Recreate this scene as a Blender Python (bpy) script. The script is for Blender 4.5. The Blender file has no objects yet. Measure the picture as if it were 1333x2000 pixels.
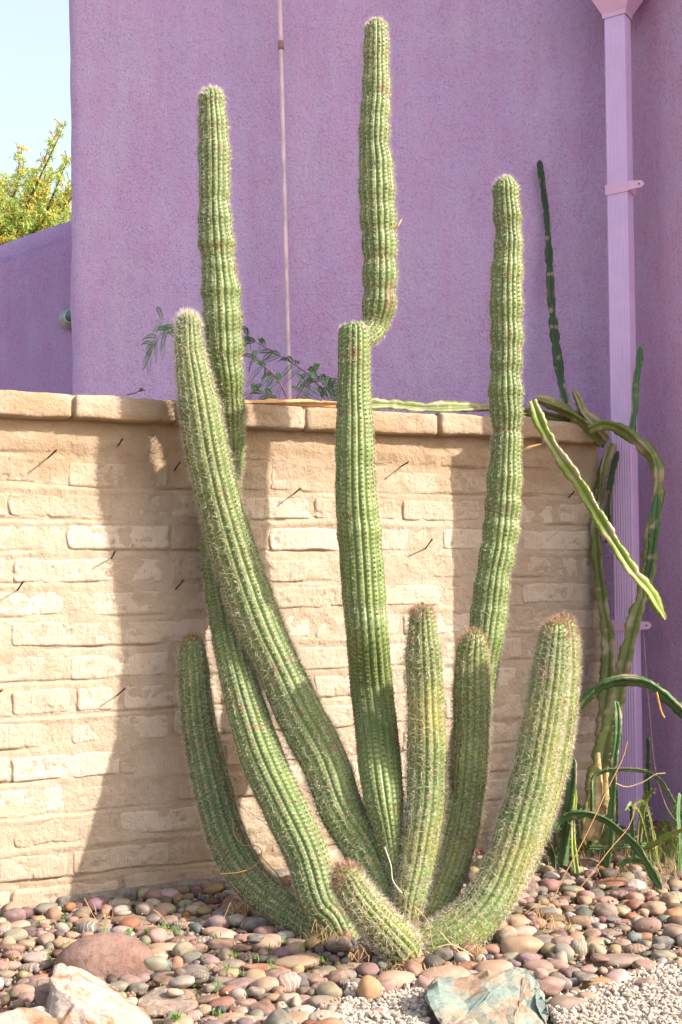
import bpy, bmesh, math, random
import numpy as np
from mathutils import Vector, Matrix
random.seed(7)
rng = np.random.default_rng(7)
SC = bpy.context.scene
COL = SC.collection
R_ = math.radians

# ------------------------------------------------------------------ camera
F = 2400.0; CX = 666.5; CY = 1066.0; CAMZ = 1.15
PITCH = R_(2.0); ROLL = R_(0.85)
_F = np.array([0, math.cos(PITCH), math.sin(PITCH)])
_R0 = np.array([1.0, 0, 0]); _U0 = np.array([0, -math.sin(PITCH), math.cos(PITCH)])
_R = math.cos(ROLL)*_R0 - math.sin(ROLL)*_U0
_U = math.sin(ROLL)*_R0 + math.cos(ROLL)*_U0
CAM = np.array([0, 0, CAMZ])
cd = bpy.data.cameras.new('camera'); cam = bpy.data.objects.new('camera', cd); COL.objects.link(cam)
cd.sensor_fit = 'VERTICAL'; cd.sensor_height = 24; cd.lens = F/2000*24; cd.clip_start = .05; cd.clip_end = 2000
cd.shift_y = (CY-1000)/2000
m = Matrix.Identity(4)
for i in range(3):
    m[i][0] = _R[i]; m[i][1] = _U[i]; m[i][2] = -_F[i]; m[i][3] = CAM[i]
cam.matrix_world = m
SC.camera = cam

# ------------------------------------------------------------------ sky, sun, exposure
SUN_AZ = 70.0; SUN_EL = 33.0          # azimuth measured from "towards the camera" to the right
SV = np.array([math.sin(R_(SUN_AZ))*math.cos(R_(SUN_EL)), -math.cos(R_(SUN_AZ))*math.cos(R_(SUN_EL)), math.sin(R_(SUN_EL))])
world = bpy.data.worlds.new("World"); SC.world = world; world.use_nodes = True
nt = world.node_tree; nt.nodes.clear()
sky = nt.nodes.new('ShaderNodeTexSky'); sky.sky_type = 'NISHITA'; sky.sun_disc = False
sky.sun_elevation = R_(SUN_EL); sky.sun_rotation = R_(180-SUN_AZ)
sky.air_density = 1.0; sky.dust_density = 3.6; sky.ozone_density = 1.0
bg = nt.nodes.new('ShaderNodeBackground'); bg.inputs[1].default_value = 0.15
wo = nt.nodes.new('ShaderNodeOutputWorld')
# thin uniform high haze whitens the desert sky
hz = nt.nodes.new('ShaderNodeMix'); hz.data_type = 'RGBA'; hz.blend_type = 'MIX'; hz.inputs[0].default_value = .30
hz.inputs[7].default_value = (2.9, 2.7, 2.5, 1)
nt.links.new(sky.outputs[0], hz.inputs[6]); nt.links.new(hz.outputs[2], bg.inputs[0]); nt.links.new(bg.outputs[0], wo.inputs[0])
sd = bpy.data.lights.new('sun', 'SUN'); sd.energy = 3.4; sd.angle = R_(0.5); sd.color = (1, .93, .84)
so = bpy.data.objects.new('sun', sd); COL.objects.link(so)
so.rotation_euler = Vector(SV).to_track_quat('Z', 'Y').to_euler()
SC.view_settings.view_transform = 'Standard'; SC.view_settings.look = 'None'
SC.view_settings.gamma = 1.0; SC.view_settings.use_curve_mapping = False
SC.view_settings.exposure = 1.60

# ------------------------------------------------------------------ helpers
def ray(px, py):
    d = _F*F + _R*(px-CX) + _U*(CY-py)
    return d/d[1]
def at(px, py, Y):
    return CAM + ray(px, py)*Y
def at_z(px, py, z):
    d = ray(px, py); return CAM + d*((z-CAMZ)/d[2])
def project(P):
    q = np.asarray(P, float)-CAM
    w = q@_F
    return CX + F*(q@_R)/w, CY - F*(q@_U)/w
def tag(o, label=None, cat=None, group=None, kind=None):
    if label: o['label'] = label
    if cat: o['category'] = cat
    if group: o['group'] = group
    if kind: o['kind'] = kind
    return o
def empty(name, loc, label, cat, group=None):
    o = bpy.data.objects.new(name, None); COL.objects.link(o); o.location = loc; o.empty_display_size = .05
    return tag(o, label, cat, group)
def link(name, me, parent=None, loc=None):
    o = bpy.data.objects.new(name, me); COL.objects.link(o)
    if parent is not None:
        o.parent = parent
        p = parent
        L = Vector((0, 0, 0))
        while p is not None:
            L += p.location; p = p.parent
        o.location = -L if loc is None else loc
    elif loc is not None: o.location = loc
    return o
def mesh_k(name, V, Fc, mat, smooth=True, col=None, matidx=None):
    """V (n,3), Fc (m,k) -> mesh"""
    V = np.asarray(V, np.float32); Fc = np.asarray(Fc, np.int32)
    me = bpy.data.meshes.new(name)
    me.vertices.add(len(V)); me.vertices.foreach_set('co', V.ravel())
    k = Fc.shape[1]
    me.loops.add(Fc.size); me.loops.foreach_set('vertex_index', Fc.ravel())
    me.polygons.add(len(Fc)); me.polygons.foreach_set('loop_start', np.arange(0, Fc.size, k, dtype=np.int32))
    if smooth is True or smooth is False:
        me.polygons.foreach_set('use_smooth', np.full(len(Fc), smooth))
    else:
        me.polygons.foreach_set('use_smooth', smooth)
    for mm in (mat if isinstance(mat, (list, tuple)) else [mat]): me.materials.append(mm)
    if matidx is not None: me.polygons.foreach_set('material_index', np.asarray(matidx, np.int32))
    me.update(calc_edges=True)
    if col is not None:
        a = me.color_attributes.new('col', 'FLOAT_COLOR', 'POINT')
        c = np.ones((len(V), 4), np.float32); c[:, :3] = col
        a.data.foreach_set('color', c.ravel())
    return me
def hash3(ix, iy, iz, seed):
    h = (ix*374761393 + iy*668265263 + iz*2147483647 + seed*974634777) & 0xffffffff
    h = ((h ^ (h >> 13))*1274126177) & 0xffffffff
    h = (h ^ (h >> 16)) & 0xffffffff
    return h/4294967295.0*2-1
def vn(P, scale=1.0, seed=0):
    P = np.asarray(P, float)*scale
    i = np.floor(P).astype(np.int64); f = P-i; f = f*f*(3-2*f)
    out = 0
    for dx in (0, 1):
        for dy in (0, 1):
            for dz in (0, 1):
                w = (f[..., 0] if dx else 1-f[..., 0])*(f[..., 1] if dy else 1-f[..., 1])*(f[..., 2] if dz else 1-f[..., 2])
                out = out + w*hash3(i[..., 0]+dx, i[..., 1]+dy, i[..., 2]+dz, seed)
    return out
def fbm(P, scale=1.0, seed=0, o=3):
    s = 0; a = 1
    for k in range(o):
        s = s + a*vn(P, scale*2**k, seed+k*17); a *= .5
    return s
def srgb(h, g=None, b=None):
    c = (h, g, b) if g is not None else h
    return tuple((x/255/12.92 if x/255 <= .04045 else ((x/255+.055)/1.055)**2.4) for x in c)
def catmull(P, n=12):
    P = np.asarray(P, float); Q = np.vstack([2*P[0]-P[1], P, 2*P[-1]-P[-2]])
    out = []
    for i in range(1, len(Q)-2):
        t = np.linspace(0, 1, n, endpoint=False)[:, None]
        a, b, c, d = Q[i-1], Q[i], Q[i+1], Q[i+2]
        out.append(.5*((2*b)+(-a+c)*t+(2*a-5*b+4*c-d)*t**2+(-a+3*b-3*c+d)*t**3))
    out.append(P[-1][None])
    return np.vstack(out)
def resample(P, step):
    d = np.r_[0, np.cumsum(np.linalg.norm(np.diff(P[:, :3], axis=0), axis=1))]
    n = max(3, int(round(d[-1]/step))+1)
    s = np.linspace(0, d[-1], n)
    return np.stack([np.interp(s, d, P[:, k]) for k in range(P.shape[1])], 1), s
def frames(C, ref=(0, -1, 0)):
    T = np.gradient(C, axis=0); T /= np.linalg.norm(T, axis=1)[:, None]
    N = np.zeros_like(C); n = np.array(ref, float)
    n -= T[0]*(n@T[0])
    if np.linalg.norm(n) < .1: n = np.array([1., 0, .1]); n -= T[0]*(n@T[0])
    for i in range(len(C)):
        n = n - T[i]*(n@T[i]); n /= np.linalg.norm(n); N[i] = n
    B = np.cross(T, N)
    return T, N, B
def ringfaces(nr, ns, off=0, cap=True):
    i = np.arange(nr-1)[:, None]; j = np.arange(ns)[None]
    a = i*ns+j; b = i*ns+(j+1) % ns
    q = np.stack([a, b, b+ns, a+ns], -1).reshape(-1, 4)
    return q+off
def tube_arr(P, r, ns=6, step=None):
    """round tube arrays; P (n,3), r scalar or (n,)"""
    P = np.asarray(P, float); r = np.broadcast_to(np.asarray(r, float), (len(P),)).copy()
    T, N, B = frames(P)
    th = np.linspace(0, 2*math.pi, ns, endpoint=False)
    V = P[:, None]+r[:, None, None]*(np.cos(th)[None, :, None]*N[:, None]+np.sin(th)[None, :, None]*B[:, None])
    return V.reshape(-1, 3), ringfaces(len(P), ns)
def ico(sub):
    bm = bmesh.new(); bmesh.ops.create_icosphere(bm, subdivisions=sub, radius=1)
    V = np.array([v.co[:] for v in bm.verts]); Fq = np.array([[v.index for v in f.verts] for f in bm.faces]); bm.free(); return V, Fq
class Pack:
    def __init__(s): s.V = []; s.F = []; s.C = []; s.n = 0
    def add(s, V, Fc, c=None):
        V = np.asarray(V, float)
        s.V.append(V); s.F.append(np.asarray(Fc)+s.n); s.n += len(V)
        if c is not None: s.C.append(np.broadcast_to(np.asarray(c, float), (len(V), 3)))
    def tube(s, P, r, ns=6, c=None, n=6):
        P = np.asarray(P, float)
        if len(P) > 2 and n: 
            rr = np.broadcast_to(np.asarray(r, float), (len(P),))
            Q = catmull(np.c_[P, rr], n); P = Q[:, :3]; r = np.maximum(Q[:, 3], 1e-4)
        V, Fc = tube_arr(P, r, ns); s.add(V, Fc, c)
    def mesh(s, name, mat, smooth=True):
        return mesh_k(name, np.vstack(s.V), np.vstack(s.F), mat, smooth, np.vstack(s.C) if s.C else None)

# ------------------------------------------------------------------ materials
def mat(name, rough=.8, spec=.3):
    M = bpy.data.materials.new(name); M.use_nodes = True
    n = M.node_tree.nodes; b = n['Principled BSDF']; b.inputs['Roughness'].default_value = rough
    b.inputs['Specular IOR Level'].default_value = spec
    return M, n, M.node_tree.links, b
def N_(n, t, **kw):
    x = n.new(t)
    for k, v in kw.items():
        if k.startswith('i_'): x.inputs[k[2:].replace('_', ' ')].default_value = v
        else: setattr(x, k, v)
    return x
def noise_node(n, l, vec, scale, detail=4, rough=.6):
    x = N_(n, 'ShaderNodeTexNoise'); x.inputs['Scale'].default_value = scale
    x.inputs['Detail'].default_value = detail; x.inputs['Roughness'].default_value = rough
    if vec is not None: l.new(vec, x.inputs['Vector'])
    return x
def ramp(n, l, fac, stops):
    r = N_(n, 'ShaderNodeValToRGB'); e = r.color_ramp.elements
    while len(e) < len(stops): e.new(.5)
    for i, (p, c) in enumerate(stops):
        e[i].position = p; e[i].color = (*c, 1) if len(c) == 3 else c
    l.new(fac, r.inputs[0]); return r
def mixc(n, l, fac, a, b, mode='MIX'):
    x = N_(n, 'ShaderNodeMix', data_type='RGBA', blend_type=mode)
    for s, v in ((0, fac), (6, a), (7, b)):
        if isinstance(v, (int, float)): x.inputs[s].default_value = v
        elif isinstance(v, tuple): x.inputs[s].default_value = (*v, 1)
        else: l.new(v, x.inputs[s])
    return x.outputs[2]
def bump(n, l, b, h, strength, dist, prev=None):
    x = N_(n, 'ShaderNodeBump'); x.inputs['Strength'].default_value = strength; x.inputs['Distance'].default_value = dist
    l.new(h, x.inputs['Height'])
    if prev is not None: l.new(prev, x.inputs['Normal'])
    l.new(x.outputs[0], b.inputs['Normal']); return x.outputs[0]
def mapping(n, l, src, sc):
    x = N_(n, 'ShaderNodeMapping'); x.inputs['Scale'].default_value = sc; l.new(src, x.inputs[0]); return x.outputs[0]
def geo(n): return N_(n, 'ShaderNodeNewGeometry').outputs['Position']

def stucco(name, base, alt, pink):
    M, n, l, b = mat(name, .9, .2); P = geo(n)
    big = noise_node(n, l, mapping(n, l, P, (1.3, 1.3, .7)), 1.6, 5, .65)
    blot = noise_node(n, l, mapping(n, l, P, (1, 1, .45)), 7, 5, .7)
    fine = noise_node(n, l, P, 85, 4, .7)
    c = ramp(n, l, big.outputs[0], [(.32, base), (.68, alt)]).outputs[0]
    f2 = ramp(n, l, blot.outputs[0], [(.42, (0, 0, 0)), (.72, (1, 1, 1))]).outputs[0]
    c = mixc(n, l, f2, c, pink)
    f3 = ramp(n, l, fine.outputs[0], [(.30, (.72, .68, .76)), (.52, (1, 1, 1))]).outputs[0]
    c = mixc(n, l, 1.0, c, f3, 'MULTIPLY')
    l.new(c, b.inputs['Base Color'])
    st = noise_node(n, l, mapping(n, l, P, (9, 9, .6)), 1.0, 4, .6)
    c = mixc(n, l, 1.0, c, ramp(n, l, st.outputs[0], [(.34, (.93, .91, .95)), (.60, (1, 1, 1))]).outputs[0], 'MULTIPLY')
    l.new(c, b.inputs['Base Color'])
    h1 = bump(n, l, b, noise_node(n, l, mapping(n, l, P, (1, 1, .7)), 24, 7, .75).outputs[0], 1.0, .030)
    bump(n, l, b, fine.outputs[0], 1.0, .009, h1)
    return M
M_purple = stucco('purple_stucco', (.70, .485, .79), (.75, .56, .81), (.73, .44, .73))
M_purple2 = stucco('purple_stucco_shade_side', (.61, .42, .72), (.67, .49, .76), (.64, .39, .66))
M_pink = stucco('pink_purple_stucco', (.80, .50, .74), (.80, .57, .78), (.82, .45, .66))

def adobe(name, c1, c2, stria):
    M, n, l, b = mat(name, .95, .1); P = geo(n)
    sep = N_(n, 'ShaderNodeSeparateXYZ'); l.new(P, sep.inputs[0])
    n1 = noise_node(n, l, P, 9, 6, .7); n2 = noise_node(n, l, P, 60, 5, .7)
    c = ramp(n, l, n1.outputs[0], [(.35, c1), (.65, c2)]).outputs[0]
    # ochre raw-clay stain under the coping and above the footing (patchy)
    mr = N_(n, 'ShaderNodeMapRange'); l.new(sep.outputs[2], mr.inputs[0])
    mr.inputs[1].default_value = 1.44; mr.inputs[2].default_value = 1.66
    mr2 = N_(n, 'ShaderNodeMapRange'); l.new(sep.outputs[2], mr2.inputs[0])
    mr2.inputs[1].default_value = .30; mr2.inputs[2].default_value = .06
    mr2.inputs[3].default_value = 0; mr2.inputs[4].default_value = .55
    add = N_(n, 'ShaderNodeMath', operation='ADD'); l.new(mr.outputs[0], add.inputs[0]); l.new(mr2.outputs[0], add.inputs[1])
    n3 = noise_node(n, l, mapping(n, l, P, (1, 1, 2.2)), 5, 5, .65)
    mu = N_(n, 'ShaderNodeMath', operation='MULTIPLY'); l.new(add.outputs[0], mu.inputs[0])
    l.new(ramp(n, l, n3.outputs[0], [(.33, (.35, .35, .35)), (.62, (1, 1, 1))]).outputs[0], mu.inputs[1])
    c = mixc(n, l, mu.outputs[0], c, (.38, .265, .165))
    c = mixc(n, l, ramp(n, l, noise_node(n, l, P, 14, 6, .75).outputs[0], [(.66, (0, 0, 0)), (.74, (.7, .7, .7))]).outputs[0], c, (.38, .24, .14))
    sp = ramp(n, l, n2.outputs[0], [(.26, (.55, .45, .38)), (.40, (1, 1, 1))]).outputs[0]
    c = mixc(n, l, .8, c, sp, 'MULTIPLY')
    if stria:
        oi = N_(n, 'ShaderNodeObjectInfo')
        c = mixc(n, l, 1.0, c, ramp(n, l, oi.outputs['Random'], [(0, (.84, .80, .75)), (.5, (1, 1, 1)), (1, (1.08, 1.08, 1.08))]).outputs[0], 'MULTIPLY')
    l.new(c, b.inputs['Base Color'])
    h = bump(n, l, b, noise_node(n, l, P, 20, 8, .78).outputs[0], 1.0, .016)
    h = bump(n, l, b, n2.outputs[0], .9, .0055, h)
    if stria:
        s = noise_node(n, l, mapping(n, l, P, (75, 75, 4)), 1.0, 3, .6)
        st = ramp(n, l, s.outputs[0], [(.38, (0, 0, 0)), (.46, (1, 1, 1))])
        bump(n, l, b, st.outputs[0], .55, .0018, h)
    return M
M_brick = adobe('whitewashed_adobe', (.53, .42, .32), (.59, .485, .385), True)
M_mortar = adobe('mud_mortar', (.44, .335, .24), (.50, .395, .295), False)
M_cap = adobe('coping_adobe', (.47, .375, .29), (.54, .45, .36), False)
def simple(name, c, rough=.8, spec=.3, var=.25, scale=30, bmp=.3, dist=.003, metal=0):
    M, n, l, b = mat(name, rough, spec); P = geo(n)
    x = noise_node(n, l, P, scale, 5, .65)
    lo = tuple(v*(1-var) for v in c); hi = tuple(min(1, v*(1+var)) for v in c)
    l.new(ramp(n, l, x.outputs[0], [(.35, lo), (.65, hi)]).outputs[0], b.inputs['Base Color'])
    b.inputs['Metallic'].default_value = metal
    if bmp: bump(n, l, b, noise_node(n, l, P, scale*2.5, 4, .6).outputs[0], bmp, dist)
    return M
M_foot = simple('grey_concrete', (.17, .145, .12), .95, .1, .4, 25, .8, .01)
M_soil = simple('sandy_soil', (.22, .16, .11), .95, .1, .3, 22, .8, .01)
M_paint = simple('lilac_paint', (.62, .43, .68), .55, .35, .05, 5, .15, .001)
M_paint2 = simple('pink_paint', (.68, .42, .60), .6, .3, .06, 5, .2, .001)
M_nail = simple('rusty_iron', (.10, .035, .02), .8, .3, .4, 60, .3, .001)
M_galv = simple('galvanised_steel', (.45, .47, .46), .35, .5, .2, 12, .1, .001, .8)
M_glassd = simple('lamp_glass', (.08, .16, .16), .15, .5, .2, 8, 0)
M_straw = simple('dry_straw', (.62, .38, .15), .8, .2, .3, 50, 0)
M_bark = simple('brown_bark', (.13, .075, .05), .9, .1, .35, 20, .6, .01)
M_twig = simple('reddish_twig', (.14, .06, .06), .8, .2, .3, 30, 0)
def attrmat(name, rough=.6, spec=.35, trans=0., noise=0., nscale=60, bmp=0, dist=.002, srcobj=False):
    M, n, l, b = mat(name, rough, spec)
    a = N_(n, 'ShaderNodeAttribute', attribute_name='col'); c = a.outputs[0]
    P = geo(n)
    if noise:
        x = noise_node(n, l, P, nscale, 5, .65)
        lo = 1-noise
        c = mixc(n, l, 1.0, c, ramp(n, l, x.outputs[0], [(.3, (lo, lo, lo)), (.7, (1, 1, 1))]).outputs[0], 'MULTIPLY')
    l.new(c, b.inputs['Base Color'])
    if bmp: bump(n, l, b, noise_node(n, l, P, nscale*1.5, 5, .6).outputs[0], bmp, dist)
    if trans:
        t = N_(n, 'ShaderNodeBsdfTranslucent'); l.new(c, t.inputs[0])
        mx = N_(n, 'ShaderNodeMixShader'); mx.inputs[0].default_value = trans
        out = [q for q in n if q.type == 'OUTPUT_MATERIAL'][0]
        l.new(b.outputs[0], mx.inputs[1]); l.new(t.outputs[0], mx.inputs[2]); l.new(mx.outputs[0], out.inputs[0])
    return M
M_stem = attrmat('cactus_skin', .5, .35, 0, .22, 45, .25, .0015)
M_spine = attrmat('cactus_spine', .5, .3, .5)
M_leaf = attrmat('leaf', .6, .25, .35)
M_stonev = attrmat('river_stone_mixed', .7, .3, 0, .28, 70, .35, .002)
M_gravel = attrmat('white_gravel', .85, .2, 0, .2, 120, .3, .001)
# river stone: object colour
def stonemat(name, rough, sp, bmp, dist):
    M, n, l, b = mat(name, rough, .35)
    oi = N_(n, 'ShaderNodeObjectInfo'); tc = N_(n, 'ShaderNodeTexCoord')
    v = N_(n, 'ShaderNodeVectorMath', operation='ADD'); l.new(tc.outputs['Object'], v.inputs[0])
    cx = N_(n, 'ShaderNodeCombineXYZ'); l.new(oi.outputs['Random'], cx.inputs[0]); l.new(oi.outputs['Random'], cx.inputs[2])
    ml = N_(n, 'ShaderNodeVectorMath', operation='SCALE'); ml.inputs[3].default_value = 37; l.new(cx.outputs[0], ml.inputs[0])
    l.new(ml.outputs[0], v.inputs[1]); V = v.outputs[0]
    a = noise_node(n, l, V, 1.6, 4, .6); f = noise_node(n, l, V, 16, 5, .75)
    c = mixc(n, l, ramp(n, l, a.outputs[0], [(.35, (0, 0, 0)), (.75, (.55, .55, .55))]).outputs[0], oi.outputs['Color'], (.36, .27, .20))
    c = mixc(n, l, 1.0, c, ramp(n, l, f.outputs[0], [(.3, (.62, .6, .6)), (.5, (1, 1, 1)), (.75, (1.25, 1.2, 1.15))]).outputs[0], 'MULTIPLY')
    w = N_(n, 'ShaderNodeTexWave'); w.inputs['Scale'].default_value = .9; w.inputs['Distortion'].default_value = 6; w.inputs['Detail'].default_value = 3
    l.new(V, w.inputs['Vector'])
    r = N_(n, 'ShaderNodeMapRange'); l.new(oi.outputs['Random'], r.inputs[0]); r.inputs[1].default_value = .86; r.inputs[2].default_value = .93; r.inputs[4].default_value = .45
    mm = N_(n, 'ShaderNodeMath', operation='MULTIPLY'); l.new(r.outputs[0], mm.inputs[0])
    l.new(ramp(n, l, w.outputs[1], [(.75, (0, 0, 0)), (.95, (1, 1, 1))]).outputs[0], mm.inputs[1])
    c = mixc(n, l, mm.outputs[0], c, (.62, .50, .42))
    l.new(c, b.inputs['Base Color'])
    bump(n, l, b, f.outputs[0], bmp, dist)
    return M
M_stone = stonemat('river_stone', .62, 1, .3, .06)
def rockmat(name, a, b2, c3, sc=9, ps=(.42, .48, .56)):
    M, n, l, b = mat(name, .8, .3); P = geo(n)
    x = noise_node(n, l, P, sc, 6, .65); x.inputs['Distortion'].default_value = .6
    y = noise_node(n, l, P, sc*5, 6, .75)
    c = ramp(n, l, x.outputs[0], [(ps[0], a), (ps[1], b2), (ps[2], c3)]).outputs[0]
    c = mixc(n, l, 1.0, c, ramp(n, l, y.outputs[0], [(.3, (.6, .55, .5)), (.55, (1.08, 1.05, 1.02))]).outputs[0], 'MULTIPLY')
    l.new(c, b.inputs['Base Color'])
    h = bump(n, l, b, noise_node(n, l, P, sc*3, 9, .8).outputs[0], 1.0, .025)
    bump(n, l, b, y.outputs[0], .6, .004, h)
    return M
M_rockO = rockmat('orange_quartz_rock', (.42, .17, .06), (.50, .31, .20), (.58, .48, .41), 7, (.36, .43, .50))
M_rockT = rockmat('turquoise_ore_rock', (.27, .35, .31), (.40, .39, .31), (.42, .29, .20), 6, (.46, .54, .60))
M_rockG = rockmat('grey_brown_rock', (.30, .20, .15), (.38, .28, .22), (.26, .20, .18), 12)
M_rockC = rockmat('cream_rock', (.34, .27, .22), (.42, .34, .28), (.42, .27, .19), 8)
M_boulder = rockmat('mauve_brown_boulder', (.25, .145, .115), (.29, .18, .145), (.33, .21, .17), 5)

# ------------------------------------------------------------------ layout of the walls
WL = at_z(0, 1787, 0); hL = WL[1]
ztop = at(0, 764, hL)[2]                         # top of the coping
dR = ray(1165, 829); YR = (ztop-CAMZ)/dR[2]; WR = CAM+dR*YR
WL2 = WL[:2]; WD = WR[:2]-WL2; WLEN = np.linalg.norm(WD); WD /= WLEN
WN = np.array([WD[1], -WD[0]])                   # towards the camera
def wallhit(px, py=1150):
    d = ray(px, py); # CAM + d*Y ; (p-WL).WN=0
    Y = ((WL2-CAM[:2])@WN)/(d[:2]@WN); return CAM+d*Y
def wu(px, py=1150): return (wallhit(px, py)[:2]-WL2)@WD
def wp(u, w, z):
    u = np.asarray(u, float); w = np.asarray(w, float); z = np.asarray(z, float)
    u, w, z = np.broadcast_arrays(u, w, z)
    return np.stack([WL2[0]+WD[0]*u+WN[0]*w, WL2[1]+WD[1]*u+WN[1]*w, z], -1)
def off(px, py, o): return at(px, py, wallhit(px)[1]-o)
sh = np.array([math.sin(R_(SUN_AZ)), -math.cos(R_(SUN_AZ))])
Pc = wallhit(880)[:2]; CORN = Pc+sh*1.75; Iin = at(1243, 1150, 5.95)[:2]
print('wall', WL, WR, ztop, WLEN, 'corner', CORN, 'inner', Iin)

# ------------------------------------------------------------------ ground
def axis(lo, hi, st, far, k=1.5):
    a = list(np.arange(lo, hi+1e-6, st)); d = st*2; x = hi; y = lo; up = []; dn = []
    while x < far: x += d; up.append(x); y -= d; dn.append(y); d *= k
    return np.array(dn[::-1]+a+up)
gx = axis(-2.0, 2.6, .03, 400); gy = axis(2.4, 6.6, .03, 400)
GX, GY = np.meshgrid(gx, gy, indexing='ij')
GP = np.stack([GX, GY, 0*GX], -1)
GZ = .010*fbm(GP, 6, 3, 3)-.012
nxg, nyg = GX.shape
ii = np.arange(nxg-1)[:, None]*nyg+np.arange(nyg-1)[None]
gf = np.stack([ii, ii+nyg, ii+nyg+1, ii+1], -1).reshape(-1, 4)
g = link('ground', mesh_k('ground', np.stack([GX, GY, GZ], -1).reshape(-1, 3), gf, M_soil)); tag(g, kind='structure')
g['label'] = 'sandy soil bed under the river stones'

# ------------------------------------------------------------------ purple building
bld = empty('purple_building', (float(Iin[0]), float(Iin[1]), 0), 'tall purple stucco house behind the brick wall, downspout in its corner', 'building')
crease = at(592, 1150, 6.10)[:2]; corn2 = at(140, 1150, 6.45)[:2]
def wall_sheet(pts, z0, z1, step, mat_, name, parent, seed=0, amp=.006):
    """vertical strip following a plan polyline, with hand-trowelled undulation"""
    pts = np.asarray(pts, float); Q, s = resample(np.c_[pts, np.zeros(len(pts))], step)
    z = np.arange(z0, z1+step, step)
    T = np.gradient(Q[:, :2], axis=0); T /= np.linalg.norm(T, axis=1)[:, None]
    Nn = np.stack([T[:, 1], -T[:, 0]], 1)
    P = np.stack([np.repeat(Q[:, 0:1], len(z), 1), np.repeat(Q[:, 1:2], len(z), 1), np.repeat(z[None], len(Q), 0)], -1)
    w = amp*fbm(P, 3.0, seed, 3)+amp*.25*fbm(P, 14, seed+5, 2)
    P[..., 0] += Nn[:, 0:1]*w; P[..., 1] += Nn[:, 1:2]*w
    n1, n2 = P.shape[:2]
    i = np.arange(n1-1)[:, None]*n2+np.arange(n2-1)[None]
    f = np.stack([i, i+n2, i+n2+1, i+1], -1).reshape(-1, 4)
    return link(name, mesh_k(name, P.reshape(-1, 3), f, mat_), parent)
def rounded_corner(a, c, b, r, n=6):
    a, b, c = map(np.asarray, (a, b, c)); u = (a-c)/np.linalg.norm(a-c); v = (b-c)/np.linalg.norm(b-c)
    p, q = c+u*r, c+v*r
    t = np.linspace(0, 1, n)[:, None]
    return ((1-t)**2)*p+2*t*(1-t)*c+t*t*q
back_l = corn2+np.array([.12, 3.0])
front = np.vstack([back_l[None], rounded_corner(back_l, corn2, crease, .05), rounded_corner(corn2, crease, Iin, .10, 8), rounded_corner(crease, Iin, CORN, .03, 4)[:2]])
wall_sheet(front, -.05, 8.2, .045, M_purple, 'wall', bld, 1)
side_end = CORN+np.array([1.6, 1.3]); side_back = np.array([5.5, 9.0])
side = np.vstack([(Iin+np.array([-.01, .0]))[None], rounded_corner(Iin, CORN, side_end, .09), side_end[None]])
sw = wall_sheet(side, -.05, 8.2, .045, M_pink, 'wall', bld, 9); sw['label'] = 'pinker side wall right of the downspout'
# remaining hidden walls and roof slab so the house is closed
pk = Pack()
ring = [back_l, np.array([back_l[0], 10.0]), np.array([6.0, 10.0]), side_end+np.array([2, .8]), side_end]
for a, b in zip(ring[:-1], ring[1:]):
    pk.add([[*a, -.05], [*b, -.05], [*b, 8.2], [*a, 8.2]], [[0, 1, 2, 3]])
link('rear_wall', pk.mesh('rear_wall', M_purple2, False), bld)
poly = [corn2, crease, Iin, CORN, side_end, side_end+np.array([2, .8]), np.array([6., 10.]), np.array([back_l[0], 10.0]), back_l]
me = bpy.data.meshes.new('roof'); me.from_pydata([(float(p[0]), float(p[1]), 8.18) for p in poly], [], [tuple(range(len(poly)))]); me.materials.append(M_purple2)
link('roof', me, bld)

# garden wall at left, with sloping rounded top
gw = empty('garden_wall', (-2.2, 8.4, 0), 'lower purple stucco wall with a sloping rounded top, left of the house', 'wall')
YL = 8.4
xs = np.linspace(-3.6, -.9, 90)
def topz(x):
    ax = at(0, 487, YL)[0]; az = at(0, 487, YL)[2]; bx = at(140, 438, YL)[0]; bz = at(140, 438, YL)[2]
    t = (x-ax)/(bx-ax); return az+(bz-az)*(t-.18*t*(t-1)) if not hasattr(t, '__len__') else az+(bz-az)*(np.where(t < 0, t*1.1, t)-.10*np.clip(t, 0, 1)*(np.clip(t, 0, 1)-1))
th = np.linspace(0, math.pi, 12)
prof = []
rw = .16
rows = [-.05]+list(np.linspace(.3, 1, 30)[:-1])
V = []
tz = topz(xs)+.075
for k in [0]+list(range(1, 40)):
    V.append(np.stack([xs, np.full_like(xs, YL), -.05+(tz-rw+.05)*k/39], 1))
for a in th: V.append(np.stack([xs, 0*xs+YL+rw-rw*np.cos(a), tz-rw+rw*np.sin(a)*1.0], 1))
for k in (20, 0): V.append(np.stack([xs, np.full_like(xs, YL+2*rw), -.05+(tz-rw+.05)*k/39], 1))
V = np.stack(V, 0); V[..., 1] -= .006*fbm(V, 4, 4)
n1, n2 = V.shape[:2]; i = np.arange(n1-1)[:, None]*n2+np.arange(n2-1)[None]
link('wall', mesh_k('garden_wall', V.reshape(-1, 3), np.stack([i, i+1, i+n2+1, i+n2], -1).reshape(-1, 4), M_purple2), gw)
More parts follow.
